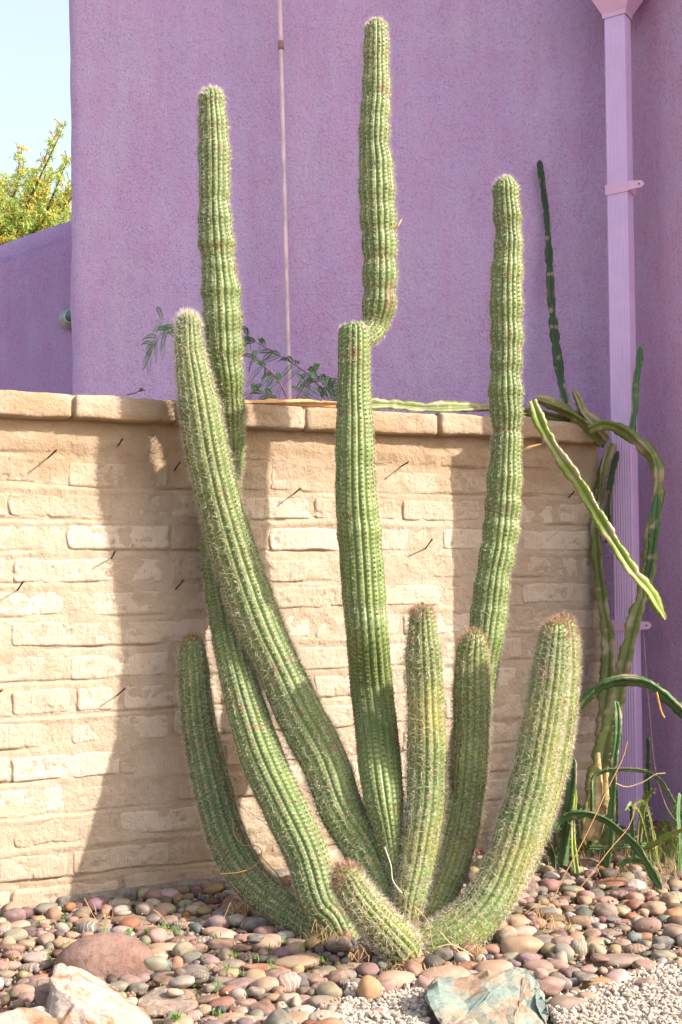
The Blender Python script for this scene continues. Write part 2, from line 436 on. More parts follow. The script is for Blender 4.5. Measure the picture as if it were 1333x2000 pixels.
# lamp on it
lc = at(141, 621, YL-.03)
lamp = empty('wall_lamp', (float(lc[0]), float(lc[1]), float(lc[2])), 'round galvanised lamp half hidden behind the corner of the purple house', 'lamp')
def lathe(profile, c, axis_, ns=40):
    ax = np.array(axis_, float); ax /= np.linalg.norm(ax)
    a = np.cross(ax, [0, 0, 1]); a /= np.linalg.norm(a); b = np.cross(ax, a)
    t = np.linspace(0, 2*math.pi, ns, endpoint=False)
    V = np.array([c+ax*h+r*(np.cos(q)*a+np.sin(q)*b) for r, h in profile for q in t])
    return V, ringfaces(len(profile), ns)
s_ = YL/F
V, Fc = lathe([(.001, .0), (24*s_, .0), (25*s_, .01), (24.5*s_, .012), (14*s_, .05), (12*s_, .06), (11*s_, .055), (1e-3, .055)], lc, (0.1, -1, 0)); 
link('shade', mesh_k('shade', V, Fc, M_galv), lamp)
V, Fc = lathe([(1e-3, .05), (10*s_, .055), (10*s_, .09), (7*s_, .11), (1e-3, .112)], lc, (.1, -1, 0)); link('lens', mesh_k('lens', V, Fc, M_glassd), lamp)

# ------------------------------------------------------------------ adobe brick wall
aw = empty('adobe_wall', (float(WL[0]), float(WL[1]), 0), 'whitewashed adobe brick wall with rounded coping behind the cactus', 'wall')
z_cb = at(0, 814, hL)[2]                                   # underside of coping
z2 = wallhit(100, 985)[2]; RS = (z2-wallhit(100, 1755)[2])/12.0
UMIN = -.7; UMAX = WLEN
def lumps(U, Z):
    P = np.stack([U, 0*U, Z], -1)
    return .0045*fbm(P, 9, 21, 4)+.0035*np.maximum(0, fbm(P, 17, 40, 3))**1.0
rowz = {k: z2-(k-2)*RS for k in range(0, 16)}
du = .006
U, Z = np.meshgrid(np.arange(UMIN, UMAX+du, du), np.arange(-.06, z_cb+.03, du), indexing='ij')
U = np.minimum(U, UMAX)
W = lumps(U, Z)
# smooth mortar ridges along the bed joints
for k in rowz:
    zj = rowz[k]-RS/2
    amp = .006*(vn(np.stack([U*2.2, 0*U+k*3.1, 0*U], -1), 1, 60)+.45)
    W += amp*np.exp(-((Z-zj-.006*np.sin(U*7+k*2))/.016)**2)
for k in rowz:
    zb = rowz[k]-.0530+.004*np.sin(U*2*1.3+k*2.1)+.003*vn(np.stack([U, 0*U+k, 0*U], -1), 14, 5)
    msk = np.clip(vn(np.stack([U*4, 0*U+k*2.7, 0*U], -1), 1, 66)*2.2+.15, 0, 1)
    W -= .011*msk*np.exp(-((Z-zb)/.0045)**2)
W += .010*np.clip((Z-(z_cb-.13))/.05, 0, 1)                 # parging under the coping
# crumbling foot
W -= .012*np.clip((.16-Z)/.12, 0, 1)*(1+fbm(np.stack([U, 0*U, Z], -1), 12, 80, 3))
P = wp(U, W, Z)
n1, n2 = U.shape; i = np.arange(n1-1)[:, None]*n2+np.arange(n2-1)[None]
pk = Pack(); pk.add(P.reshape(-1, 3), np.stack([i, i+n2, i+n2+1, i+1], -1).reshape(-1, 4))
# body behind the face
b0 = []
for (u, w) in ((UMIN, -.014), (UMAX, -.014), (UMAX, -.27), (UMIN, -.27)):
    b0 += [wp(u, w, -.06), wp(u, w, z_cb+.03)]
pk.add(np.array(b0), [[0, 2, 3, 1], [2, 4, 5, 3], [4, 6, 7, 5], [6, 0, 1, 7], [1, 3, 5, 7]])
ee = P[-1]; bk = wp(np.full(n2, UMAX), np.full(n2, -.02), Z[-1])
pk.add(np.vstack([ee, bk]), [[j, j+n2, j+n2+1, j+1] for j in range(n2-1)])
link('mortar', pk.mesh('mortar', M_mortar), aw)
def lerp(a, b, t): return a+(b-a)*t
def brick_mesh(u0, u1, z0, z1, proud, seed, depth=.03):
    nu = max(8, int((u1-u0)/.008)); nz = 13
    a = np.linspace(0, 1, nu); c = np.linspace(0, 1, nz)
    A, Cc = np.meshgrid(a, c, indexing='ij')
    Uu = lerp(u0, u1, A); Zz = lerp(z0, z1, Cc)
    Pn = np.stack([Uu, 0*Uu, Zz], -1)
    # wobbling outline
    r1 = random.uniform(-.004, .004); tilt = random.uniform(-.012, .012)
    Uw = Uu+.009*vn(np.stack([0*Uu, 0*Uu+seed, Zz], -1), 25, 3)*np.abs(2*A-1)
    Zw = Zz+.007*vn(np.stack([Uu, 0*Uu+seed, 0*Uu], -1), 11, 5)*np.abs(2*Cc-1)+tilt*(A-.5)*.5
    # round the corners of the outline
    ed = np.minimum(np.minimum(A, 1-A)*(u1-u0), np.minimum(Cc, 1-Cc)*(z1-z0))
    rc = .008
    cu = np.clip(1-np.minimum(A, 1-A)*(u1-u0)/.02, 0, 1); cz = np.clip(1-np.minimum(Cc, 1-Cc)*(z1-z0)/.02, 0, 1)
    cut = cu*cz*.35*.02
    Uw += np.sign(.5-A)*cut; Zw += np.sign(.5-Cc)*cut
    ro = np.clip(ed/rc, 0, 1); ro = np.sqrt(1-(1-ro)**2)
    Wd = proud+.0030*fbm(Pn+seed, 12, 31, 4)+.0035*np.minimum(0, vn(Pn+seed*2.1, 7, 91)+.1)*1.3-(1-ro)*.016
    nick = np.maximum(0, fbm(Pn+seed*1.7, 16, 77, 3)-.55)*.012
    Wd -= nick; Wd -= .006*(fbm(Pn+seed*.9, 38, 78, 2) > .62)
    F0 = wp(Uw, Wd, Zw).reshape(-1, 3)
    ix = lambda i_, j_: i_*nz+j_
    i = np.arange(nu-1)[:, None]*nz+np.arange(nz-1)[None]
    fs = np.stack([i, i+nz, i+nz+1, i+1], -1).reshape(-1, 4).tolist()
    border = [ix(i_, 0) for i_ in range(nu)]+[ix(nu-1, j_) for j_ in range(1, nz)]+[ix(i_, nz-1) for i_ in range(nu-2, -1, -1)]+[ix(0, j_) for j_ in range(nz-2, 0, -1)]
    n0 = len(F0); nb = len(border)
    Bk = F0[border]-np.array([WN[0], WN[1], 0])*depth
    for q in range(nb):
        a_, b_ = border[q], border[(q+1) % nb]
        fs.append([a_, n0+q, n0+(q+1) % nb, b_])
    return np.vstack([F0, Bk]), fs
per = wu(228, 985)-wu(16, 985)
uA = wu(228, 985); uB = wu(128, 1045)
for k in range(0, 15):
    base = uA if k % 2 == 0 else uB
    zc = rowz[k]
    hh = .0505+random.uniform(-.002, .002)
    j0 = int((UMIN-base)/per)-1
    for j in range(j0, 12):
        jit = random.uniform(-.02, .02)
        u0 = base+j*per+.007+jit*.5; u1 = base+(j+1)*per-.005+random.uniform(-.014, .010)
        u0 = max(u0, UMIN+.01); u1 = min(u1, UMAX-.004)
        if u1-u0 < .05: continue
        if k in (4, 8) and random.random() < .5:          # an odd half brick
            um = u0+(u1-u0)*random.uniform(.4, .6); segs = [(u0, um-.01), (um+.01, u1)]
        else: segs = [(u0, u1)]
        for (a, b) in segs:
            pr = random.uniform(.001, .0075) if k > 1 else random.uniform(.002, .006)
            if k >= 13: pr = random.uniform(-.004, .003)
            dz = random.uniform(-.004, .004)+.004*math.sin((a+b)*1.3+k*2.1)
            V, fs = brick_mesh(a, b, zc-hh+dz, zc+hh*.92+dz, pr, k*31+j*7+.3, .03)
            link('brick', mesh_k('brick', V, fs, M_brick), aw)
# coping bricks
def rbox(sx, sy, sz, r, nx, ny, nz):
    bm = bmesh.new()
    def face(o, du_, dv_, a, b):
        vs = [[bm.verts.new(Vector(o)+Vector(du_)*(i/a)+Vector(dv_)*(j/b)) for j in range(b+1)] for i in range(a+1)]
        for i in range(a):
            for j in range(b): bm.faces.new((vs[i][j], vs[i+1][j], vs[i+1][j+1], vs[i][j+1]))
    hx, hy, hz = sx/2, sy/2, sz/2
    face((-hx, -hy, -hz), (sx, 0, 0), (0, 0, sz), nx, nz); face((hx, hy, -hz), (-sx, 0, 0), (0, 0, sz), nx, nz)
    face((hx, -hy, -hz), (0, sy, 0), (0, 0, sz), ny, nz); face((-hx, hy, -hz), (0, -sy, 0), (0, 0, sz), ny, nz)
    face((-hx, -hy, hz), (sx, 0, 0), (0, sy, 0), nx, ny); face((-hx, hy, -hz), (sx, 0, 0), (0, -sy, 0), nx, ny)
    bmesh.ops.remove_doubles(bm, verts=bm.verts, dist=1e-5)
    for v in bm.verts:
        c = v.co; q = Vector((max(-hx+r, min(hx-r, c.x)), max(-hy+r, min(hy-r, c.y)), max(-hz+r, min(hz-r, c.z))))
        d = c-q
        if d.length > 1e-7: v.co = q+d.normalized()*min(r, d.length) if d.length > r else c
    bm.verts.ensure_lookup_table()
    V = np.array([v.co[:] for v in bm.verts]); Fq = [[v.index for v in f.verts] for f in bm.faces]
    bm.verts.index_update(); Fq = [[v.index for v in f.verts] for f in bm.faces]
    bm.free(); return V, Fq
capj = [UMIN, wu(-90, 790), wu(135, 790), wu(335, 800), wu(583, 810), wu(842, 820), wu(1040, 825), WLEN-.0]
for q in range(len(capj)-1):
    a, b = capj[q]+.004, capj[q+1]-.004
    hcap = ztop-z_cb
    V, Fq = rbox(b-a, .34, hcap, .015, max(6, int((b-a)/.012)), 16, 10)
    Pn = V+q*3.3
    V = V+np.stack([.004*fbm(Pn, 14, 1, 3), -.008*fbm(Pn, 10, 2, 5), .005*fbm(Pn, 11, 3, 5)], 1)
    off_w = .075-.17+random.uniform(-.008, .008)
    rz = random.uniform(-.004, .004)
    V2 = wp(V[:, 0]+(a+b)/2, -V[:, 1]*1.0+off_w+V[:, 0]*random.uniform(-.02, .02), V[:, 2]+z_cb+hcap/2+rz)
    V2 = wp((a+b)/2+V[:, 0], off_w-V[:, 1], V[:, 2]+z_cb+hcap/2+rz)
    link('coping_brick', mesh_k('coping_brick', V2, Fq, M_cap), aw)
# mortar between coping bricks and under them
pk = Pack()
V, Fq = rbox(WLEN-UMIN-.02, .312, ztop-z_cb-.014, .012, 220, 6, 6)
V = V+.003*np.stack([0*V[:, 0], fbm(V, 15, 6), fbm(V, 15, 7)], 1)
pk.add(wp((WLEN+UMIN)/2+V[:, 0], -.098-V[:, 1], V[:, 2]+(z_cb+ztop)/2), Fq)
link('coping_mortar', pk.mesh('coping_mortar', M_mortar), aw)
# grey footing
fu0, fu1 = wu(105), wu(760)
V, Fq = rbox(fu1-fu0, .30, .14, .02, 60, 6, 6)
V = V+.006*np.stack([0*V[:, 0], fbm(V, 10, 6), fbm(V, 10, 7)], 1)
link('footing', mesh_k('footing', wp((fu0+fu1)/2+V[:, 0], -.130-V[:, 1], V[:, 2]-.026), Fq, M_foot), aw)
# nails
for (tx, ty, bx, by) in [(110, 880, 95, 893), (239, 858, 230, 871), (352, 903, 341, 917), (225, 1077, 217, 1090), (45, 1137, 35, 1151), (358, 1134, 343, 1150), (244, 1345, 229, 1357), (4, 1348, -6, 1356), (797, 903, 783, 911), (587, 954, 574, 964), (844, 1054, 830, 1071), (1122, 960, 1110, 971)]:
    base = wallhit(bx, by); L = .062
    base = base+np.array([WN[0], WN[1], 0])*.008; dpt = base[1]-L*1.05
    tip = at(tx, ty, dpt)
    pk = Pack(); d = tip-base
    pk.tube([base-d*.15, base+d*.97], .0032, 6, n=0); pk.tube([base+d*.95, tip], .0060, 7, n=0)
    link('nail', pk.mesh('nail', M_nail), aw)

# ------------------------------------------------------------------ conduit and downspout
cp0, cp1 = at(545, -60, 6.05), at(566, 772, 6.05); d = (cp1-cp0)/(cp1[2]-cp0[2]); foot = cp1+d*(0-cp1[2])
top = cp0+d*(8.0-cp0[2])
con = empty('conduit_pipe', tuple(foot), 'thin beige metal conduit running up the purple wall between two cactus stems', 'pipe')
cjp = at(549, 92, 6.05)
pk = Pack(); pk.tube([foot, cjp], .0105, 12, n=0); link('pipe', pk.mesh('pipe', simple('beige_conduit', (.60, .45, .48), .5, .4, .2, 9, .1, .001)), con)
pk = Pack(); pk.tube([cjp, top], .0120, 12, n=0); link('pipe', pk.mesh('pipe', simple('lilac_conduit', (.60, .40, .50), .5, .4, .2, 9, .1, .001)), con)
pk = Pack(); V, Fc = tube_arr(np.array([cjp-d*.014, cjp-d*.012, cjp+d*.012, cjp+d*.014, cjp+d*.03, cjp+d*.031]), np.array([.010, .0155, .0155, .0135, .0135, .010]), 14)
link('coupling', mesh_k('coupling', V, Fc, simple('rusty_coupling', (.26, .14, .13), .8, .2, .3, 30, 0)), con)

YD = 5.72
dsb = at(1232, 1632, YD); dst = at(1206, 30, YD)
dsp = empty('downspout', (float(dsb[0]), float(dsb[1]), 0), 'lilac ribbed metal rain downspout in the corner of the purple house', 'downspout')
ax = (dst-dsb)/(dst[2]-dsb[2])
ang = R_(-33)
# corrugated rectangular section
def section(hx, hy, ribs=7, amp=.0022):
    pts = []
    for side_ in range(4):
        L = hx if side_ % 2 == 0 else hy; H = hy if side_ % 2 == 0 else hx
        n = 56
        for i in range(n):
            t = i/n; s = -L+2*L*t; e = 0
            q = (s+L)/(2*L)
            if .10 < q < .90: e = -amp*(.5-.5*math.cos((q-.10)/.80*2*math.pi*ribs))**2
            H2 = H+e
            rr = .010
            dd = L-abs(s)
            if dd < rr: H2 -= rr-math.sqrt(max(0, rr*rr-(rr-dd)**2))
            p = {0: (s, -H2), 1: (H2, s), 2: (-s, H2), 3: (-H2, -s)}[side_]
            pts.append(p)
    return np.array(pts)
def rot2(p, a): c, s = math.cos(a), math.sin(a); return np.stack([p[:, 0]*c-p[:, 1]*s, p[:, 0]*s+p[:, 1]*c], 1)
HX, HY = .052, .042
secp = rot2(section(HX, HY), ang)
zs = np.r_[.0, np.linspace(.05, dst[2], 6)]
ring_ = lambda sc, z, c: np.c_[secp*sc+c[:2], np.full(len(secp), z)]
cen = lambda z: dsb+ax*(z-dsb[2])
V = np.vstack([ring_(1, z, cen(z)) for z in zs]); link('pipe', mesh_k('pipe', V, ringfaces(len(zs), len(secp)), M_paint), dsp)
sq = rot2(np.array([(-1, -1), (1, -1), (1, 1), (-1, 1)], float)*np.array([HX, HY]), ang)
def frustum(prof_, name, m_, parent):
    V = []
    for z, s, g_ in prof_: c = cen(z); V.append(np.c_[sq*s+np.sign(sq)*0+c[:2], np.full(4, z)])
    V = np.vstack(V); f = ringfaces(len(prof_), 4).tolist(); n = len(V)
    return link(name, mesh_k(name, V, f+[[n-4, n-3, n-2, n-1]], m_, False), parent)
zt = dst[2]
frustum([(zt-.02, 1.08, 0), (zt+.0, 1.12, 0), (zt+.14, 2.6, 0), (zt+.34, 2.7, 0), (zt+.34, 2.85, 0), (zt+.37, 2.85, 0)], 'hopper', M_paint2, dsp)
for py in (372, 1221):
    z = at(1216, py, YD)[2]; c = cen(z)
    pk = Pack(); lo, hi = z-.024, z+.024
    s1 = sq*1.09
    nb_ = 10
    ring2 = np.vstack([np.c_[s1+c[:2], np.full(4, q)] for q in (lo, hi)])
    pk.add(ring2, ringfaces(2, 4))
    ring3 = np.vstack([np.c_[sq*.95+c[:2], np.full(4, q)] for q in (lo, hi)]); pk.add(ring3, ringfaces(2, 4))
    pk.add(np.vstack([ring2[:4], ring3[:4]]), ringfaces(2, 4)); pk.add(np.vstack([ring2[4:], ring3[4:]]), ringfaces(2, 4))
    # tab towards the side wall
    e = s1[1]+c[:2]; dv = np.array([math.cos(R_(10)), math.sin(R_(-25))]); dv /= np.linalg.norm(dv)
    ln = .062
    t0 = np.array([[*e, lo+.003], [*(e+dv*ln), lo+.008], [*(e+dv*(ln+.012)), z], [*(e+dv*ln), hi-.008], [*e, hi-.003]])
    nn = np.array([dv[1], -dv[0], 0])*.004
    pk2 = Pack(); V = np.vstack([t0+nn, t0-nn])
    bmt = bpy.data.meshes.new('bracket')
    bmt.from_pydata(np.vstack([ring2, ring3, V]).tolist(), [], [tuple(int(x) for x in f) for f in ringfaces(2, 4)]+[tuple(int(x)+8 for x in f) for f in ringfaces(2, 4)]
        +[(i, (i+1) % 4, 8+(i+1) % 4, 8+i) for i in range(4)]+[(4+i, 4+(i+1) % 4, 12+(i+1) % 4, 12+i) for i in range(4)]
        +[tuple(range(16, 21)), tuple(range(25, 20, -1))]+[(16+i, 16+(i+1) % 5, 21+(i+1) % 5, 21+i) for i in range(5)])
    bmt.materials.append(M_paint2); br = link('bracket', bmt, dsp)
    rv = e+dv*(ln-.012); V, Fc = lathe([(1e-4, .006), (.004, .006), (.004, -.002)], np.array([rv[0], rv[1], z]), (dv[1], -dv[0], 0), 8)
    link('rivet', mesh_k('rivet', V, Fc, M_nail), br)

# ------------------------------------------------------------------ columnar cactus
cac = empty('columnar_cactus', tuple(at_z(800, 1835, 0)), 'big columnar cactus clump of tall ribbed spiny stems in front of the brick wall', 'cactus')
GREEN_A = np.array([.118, .175, .030]); GREEN_B = np.array([.040, .082, .015]); CREST_SHEEN = np.array([.27, .32, .10])
def stem(spec, ribs=15, rnd_tip=1.0, rnd_base=None, pitch=.017, slen=.011, nsp=7, tipc='w', tint=0., yellow=0., dark=0., seed=0, joints=(), dotr=.0031, ntip=.10, label=None, dense=1.0, corky=.10, bulge=1.0):
    ribs += 2; P3 = []
    for (px, py, r, o) in spec:
        p = off(px, py, o); P3.append([*p, r*p[1]/F])
    Q = catmull(P3, 10); Q, s = resample(Q, .0055)
    C = Q[:, :3]; Rr = Q[:, 3].copy(); L = s[-1]
    # slight organic swelling
    Rr *= 1+.022*vn(np.stack([s*9, 0*s+seed*3.7, 0*s], 1), 1, seed)+.02*vn(np.stack([s*30, 0*s+seed, 0*s], 1), 1, seed+4)
    zz = C[:, 2]; bul = np.clip((zz-.75)/.5, 0, 1)*bulge
    Rr *= 1+bul*(.045*np.sin(s*2*math.pi/.105+seed*1.9+2*vn(np.stack([s*5, 0*s, 0*s+seed], 1), 1, 3))+.009*np.sin(s*2*math.pi/.046+seed))
    for (py_, dep) in joints:
        k = np.argmin([abs(project(c)[1]-py_) for c in C]); Rr *= 1-dep*np.exp(-((s-s[k])/.010)**2)
    RT = Rr[max(0, len(Rr)-1)] if True else 0
    rt = np.interp(L-.03, s, Rr)*rnd_tip
    dt = L-s; Rr = np.where(dt < rt, Rr*np.sqrt(np.clip(1-(1-dt/rt)**2, 1e-4, 1)), Rr)
    if rnd_base:
        rb = np.interp(.03, s, Rr)*rnd_base; Rr = np.where(s < rb, Rr*np.sqrt(np.clip(1-(1-s/rb)**2, 1e-4, 1)), Rr)
    T, Nn, B = frames(C)
    spp = 7; nt_ = ribs*spp
    th = np.linspace(0, 2*math.pi, nt_, endpoint=False)
    tw = .10*np.sin(s*2.1+seed)                       # gentle twist
    ph = (th*ribs/(2*math.pi)) % 1.0                  # 0 = crest
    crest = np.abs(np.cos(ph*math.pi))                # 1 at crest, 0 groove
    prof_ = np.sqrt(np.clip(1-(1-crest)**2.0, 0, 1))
    depth = .23
    # tubercle notches between areoles
    ribi = np.floor(th*ribs/(2*math.pi)+.5).astype(int) % ribs
    stag = (ribi % 2)*.5+.13*np.sin(ribi*2.3)
    a = (s[:, None]/pitch+stag[None])
    notch = np.abs(np.sin(math.pi*(a+ .18*(1-crest)[None])))            # 0 at areole
    sw = notch**.6
    rad = Rr[:, None]*((1-depth)+depth*prof_[None])*(1-.045*(1-sw)*crest[None])
    rad *= 1+.018*vn(np.stack([np.broadcast_to(s[:, None]*14, rad.shape), np.broadcast_to(np.cos(th)[None]*2+seed, rad.shape), np.broadcast_to(np.sin(th)[None]*2, rad.shape)], -1), 1, 9)
    ang_ = th[None]+tw[:, None]
    dirv = np.cos(ang_)[..., None]*Nn[:, None]+np.sin(ang_)[..., None]*B[:, None]
    V = C[:, None]+rad[..., None]*dirv
    # colour
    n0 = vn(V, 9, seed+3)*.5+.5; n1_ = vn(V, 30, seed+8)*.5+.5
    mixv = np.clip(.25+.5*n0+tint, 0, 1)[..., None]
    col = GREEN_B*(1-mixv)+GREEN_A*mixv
    col = col+(CREST_SHEEN-col)*(.60*n1_*(.05+.95*crest[None]**2))[..., None]  # sunlit sheen painted onto the rib crests, leaving the grooves darker
    # pale chevron line across the rib between two areoles
    line = np.exp(-((notch-1)/.10)**2)*.30
    col = col+(np.array([.45, .50, .26])-col)*line[..., None]
    if yellow: col = col+(np.array([.44, .34, .07])-col)*(yellow*np.clip(vn(V, 7, seed+30)*.9+.35, 0, 1))[..., None]*np.clip(crest[None, :, None]*1.2, 0, 1)
    if dark: col = col*(1-dark)
    # brown corking towards the base and at the growth joints
    cork = np.clip(1-s/ corky, 0, 1)[:, None]*np.clip(.5+.8*vn(V, 18, 70), 0, 1)
    for (py_, dep) in joints:
        k = np.argmin([abs(project(c)[1]-py_) for c in C]); cork = np.maximum(cork, np.exp(-((s-s[k])/.006)**2)[:, None]*np.clip(.35+1.2*vn(V, 25, 71), 0, .9))
    spots = np.clip((vn(V, 42, seed+55)-.55)*4, 0, .7)*(vn(V, 5, seed+56) > .0); spots = np.maximum(spots, np.clip((fbm(V*np.array([1, 1, .5]), 16, seed+60, 3)-.75)*3, 0, .75))
    cork = np.maximum(cork, spots)
    col = col+(np.array([.19, .11, .055])-col)*np.clip(cork, 0, 1)[..., None]
    tipf = np.clip(1-dt/ntip, 0, 1)
    nr = len(C)
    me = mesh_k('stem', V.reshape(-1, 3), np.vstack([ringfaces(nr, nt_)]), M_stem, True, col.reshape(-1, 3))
    o = link('stem', me, cac)
    if label: o['label'] = label
    # areoles + spines
    SV_, SF, SCo = [], [], []; AV, AF, AC = [], [], []
    aps, ans, ats, alen, atip = [], [], [], [], []
    for r in range(ribs):
        st = (r % 2)*.5+.13*math.sin(r*2.3)
        k0 = 0
        while True:
            ss = (k0-st+1e-6)*pitch; k0 += 1
            if ss < 0.012: continue
            if ss > L-.002: break
            near = max(0., 1-(L-ss)/ntip)
            i = min(nr-1, int(round(ss/L*(nr-1)))); 
            a0 = 2*math.pi*r/ribs+tw[i]
            n = math.cos(a0)*Nn[i]+math.sin(a0)*B[i]
            i2 = min(nr-1, i+1); slope = (Rr[i2]-Rr[max(0, i-1)])/(s[i2]-s[max(0, i-1)]+1e-9)
            nn = n-T[i]*max(-4, min(4, slope)); nn /= np.linalg.norm(nn)
            aps.append(C[i]+Rr[i]*n*.992); ans.append(nn); ats.append(T[i]); atip.append(near)
    # extra woolly areoles at the tip
    ntx = int(45*dense)
    for _ in range(ntx):
        ss = L-rt*1.2*random.random()**1.2; i = min(nr-1, int(round(ss/L*(nr-1)))); a0 = random.uniform(0, 6.283)
        n = math.cos(a0)*Nn[i]+math.sin(a0)*B[i]; i1 = max(0, i-1); i2 = min(nr-1, i+1)
        slope = (Rr[i2]-Rr[i1])/(s[i2]-s[i1]+1e-9); nn = n-T[i]*max(-4, min(4, slope)); nn /= np.linalg.norm(nn)
        aps.append(C[i]+Rr[i]*n*.98); ans.append(nn); ats.append(T[i]); atip.append(1.0)
    aps, ans, ats, atip = map(np.array, (aps, ans, ats, atip))
    bb = np.cross(ans, ats); bb /= np.linalg.norm(bb, axis=1)[:, None]; tt = np.cross(bb, ans)
    # pads (small domes)
    m_ = len(aps); q6 = np.arange(6)*math.pi/3
    rimr = dotr*(1+.25*rng.standard_normal(m_)).clip(.6, 1.5)
    rim = aps[:, None]+rimr[:, None, None]*(np.cos(q6)[None, :, None]*bb[:, None]+1.25*np.sin(q6)[None, :, None]*tt[:, None])-ans[:, None]*.0008
    topv = (aps+ans*dotr*.7)[:, None]
    PV = np.concatenate([rim, topv], 1).reshape(-1, 3)
    base_i = np.arange(m_)[:, None]*7
    PF = np.stack([np.stack([base_i[:, 0]+k, base_i[:, 0]+(k+1) % 6, base_i[:, 0]+6], 1) for k in range(6)], 1).reshape(-1, 3)
    brown = np.array([.13, .055, .03]); wool = np.array([.62, .55, .42]) if tipc == 'w' else np.array([.36, .15, .08])
    pc = brown+(wool-brown)*np.clip(atip*1.2-.2, 0, 1)[:, None]
    PC = np.repeat(pc, 7, 0)
    # spines
    K = nsp+3; slen = slen*1.75
    ph0 = rng.uniform(0, 6.283, (m_, 1)); ph_ = ph0+np.arange(K)[None]*(2*math.pi/K)+rng.normal(0, .18, (m_, K))
    el = rng.uniform(.25, .95, (m_, K)); el[:, 0] = rng.uniform(1.1, 1.5, m_)
    el = el+atip[:, None]*.25
    keep = rng.random((m_, K)) < np.clip(.52*dense-.05*atip[:, None], 0, 1)
    ln = slen*rng.uniform(.5, 1.25, (m_, K))*(1-.12*atip[:, None])
    dsp_ = np.cos(el)[..., None]*(np.cos(ph_)[..., None]*bb[:, None]+np.sin(ph_)[..., None]*tt[:, None])+np.sin(el)[..., None]*ans[:, None]+ats[:, None]*(.35*atip[:, None, None])
    dsp_ /= np.linalg.norm(dsp_, axis=2)[..., None]
    base = np.broadcast_to((aps+ans*.0006)[:, None], dsp_.shape)
    sel = keep.ravel(); D = dsp_.reshape(-1, 3)[sel]; Bp = base.reshape(-1, 3)[sel]; Ln = ln.ravel()[sel]; tp = np.repeat(atip, K)[sel]
    px_ = np.cross(D, rng.normal(size=D.shape)); px_ /= np.linalg.norm(px_, axis=1)[:, None]; py_2 = np.cross(D, px_)
    w = .00075
    v0 = Bp+px_*w; v1 = Bp-px_*w*.5+py_2*w*.87; v2 = Bp-px_*w*.5-py_2*w*.87; v3 = Bp+D*Ln[:, None]
    SVt = np.stack([v0, v1, v2, v3], 1).reshape(-1, 3); b4 = np.arange(len(D))*4
    SFt = np.stack([np.stack([b4, b4+1, b4+3], 1), np.stack([b4+1, b4+2, b4+3], 1), np.stack([b4+2, b4, b4+3], 1)], 1).reshape(-1, 3)
    white = np.array([.86, .80, .66]); red = np.array([.46, .19, .11]); wt = np.array([.88, .84, .76])
    sc_ = np.broadcast_to(white, (len(D), 3)).copy()
    sc_ = sc_*(rng.uniform(.62, 1.05, (len(D), 1)))
    br = rng.random(len(D)) < (.07 if tipc == 'w' else .12); sc_[br] = sc_[br]*np.array([.72, .5, .36])
    tc_ = wt if tipc == 'w' else red
    sc_ = sc_+(tc_-sc_)*(np.clip(tp*1.6-.75, 0, 1)*rng.uniform(.4, 1, len(D)))[:, None]
    SCt = np.repeat(sc_, 4, 0); 
    Vall = np.vstack([PV, SVt]); Fall = np.vstack([PF, SFt+len(PV)]); Call = np.vstack([PC, SCt])
    so_ = link('spines', mesh_k('spines', Vall, Fall, M_spine, False, Call), o); so_.location = (0, 0, 0)
    tag(so_, kind='stuff')
    return o
SA = [(690, 1872, 24, 1.04), (655, 1800, 36, .97), (630, 1769, 40, .92), (601, 1676, 42, .80), (558, 1583, 42, .66), (516, 1490, 42, .52), (486, 1397, 39, .41), (462, 1304, 36, .32), (447, 1211, 38, .17), (434, 1120, 38, .12), (431, 1040, 36, .095), (441, 950, 30, .10), (452, 880, 26, .12), (450, 800, 27, .15), (447, 750, 29, .18), (440, 700, 35, .18), (436, 640, 37, .18), (431, 560, 37, .18), (427, 515, 33, .18), (423, 470, 36, .18), (419, 400, 30, .18), (419, 330, 31, .18), (417, 260, 30, .18), (414, 205, 26, .18), (413, 172, 25, .18)]
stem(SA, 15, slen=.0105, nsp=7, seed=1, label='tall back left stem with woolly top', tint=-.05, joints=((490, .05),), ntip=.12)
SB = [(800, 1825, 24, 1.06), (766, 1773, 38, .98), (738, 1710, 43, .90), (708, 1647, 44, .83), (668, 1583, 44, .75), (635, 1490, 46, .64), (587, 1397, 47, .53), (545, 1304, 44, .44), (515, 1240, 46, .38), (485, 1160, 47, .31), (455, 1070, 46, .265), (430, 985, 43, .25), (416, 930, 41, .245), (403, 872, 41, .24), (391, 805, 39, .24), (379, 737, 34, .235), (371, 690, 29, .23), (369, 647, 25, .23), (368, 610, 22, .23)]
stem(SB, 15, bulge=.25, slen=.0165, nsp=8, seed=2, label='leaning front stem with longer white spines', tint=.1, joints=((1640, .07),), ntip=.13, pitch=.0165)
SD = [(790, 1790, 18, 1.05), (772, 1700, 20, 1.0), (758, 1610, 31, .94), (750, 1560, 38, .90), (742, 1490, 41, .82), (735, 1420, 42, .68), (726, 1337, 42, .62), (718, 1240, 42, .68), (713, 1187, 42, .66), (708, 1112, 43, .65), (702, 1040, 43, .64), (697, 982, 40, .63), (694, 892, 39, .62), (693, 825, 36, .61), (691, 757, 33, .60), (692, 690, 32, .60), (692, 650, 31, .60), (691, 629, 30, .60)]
stem(SD, 16, bulge=.35, rnd_tip=.55, slen=.0075, nsp=6, seed=3, label='central pale stem with a blunt top', tint=.15, ntip=.03, dense=.75, joints=((703, .03),), pitch=.0168, dotr=.0034)
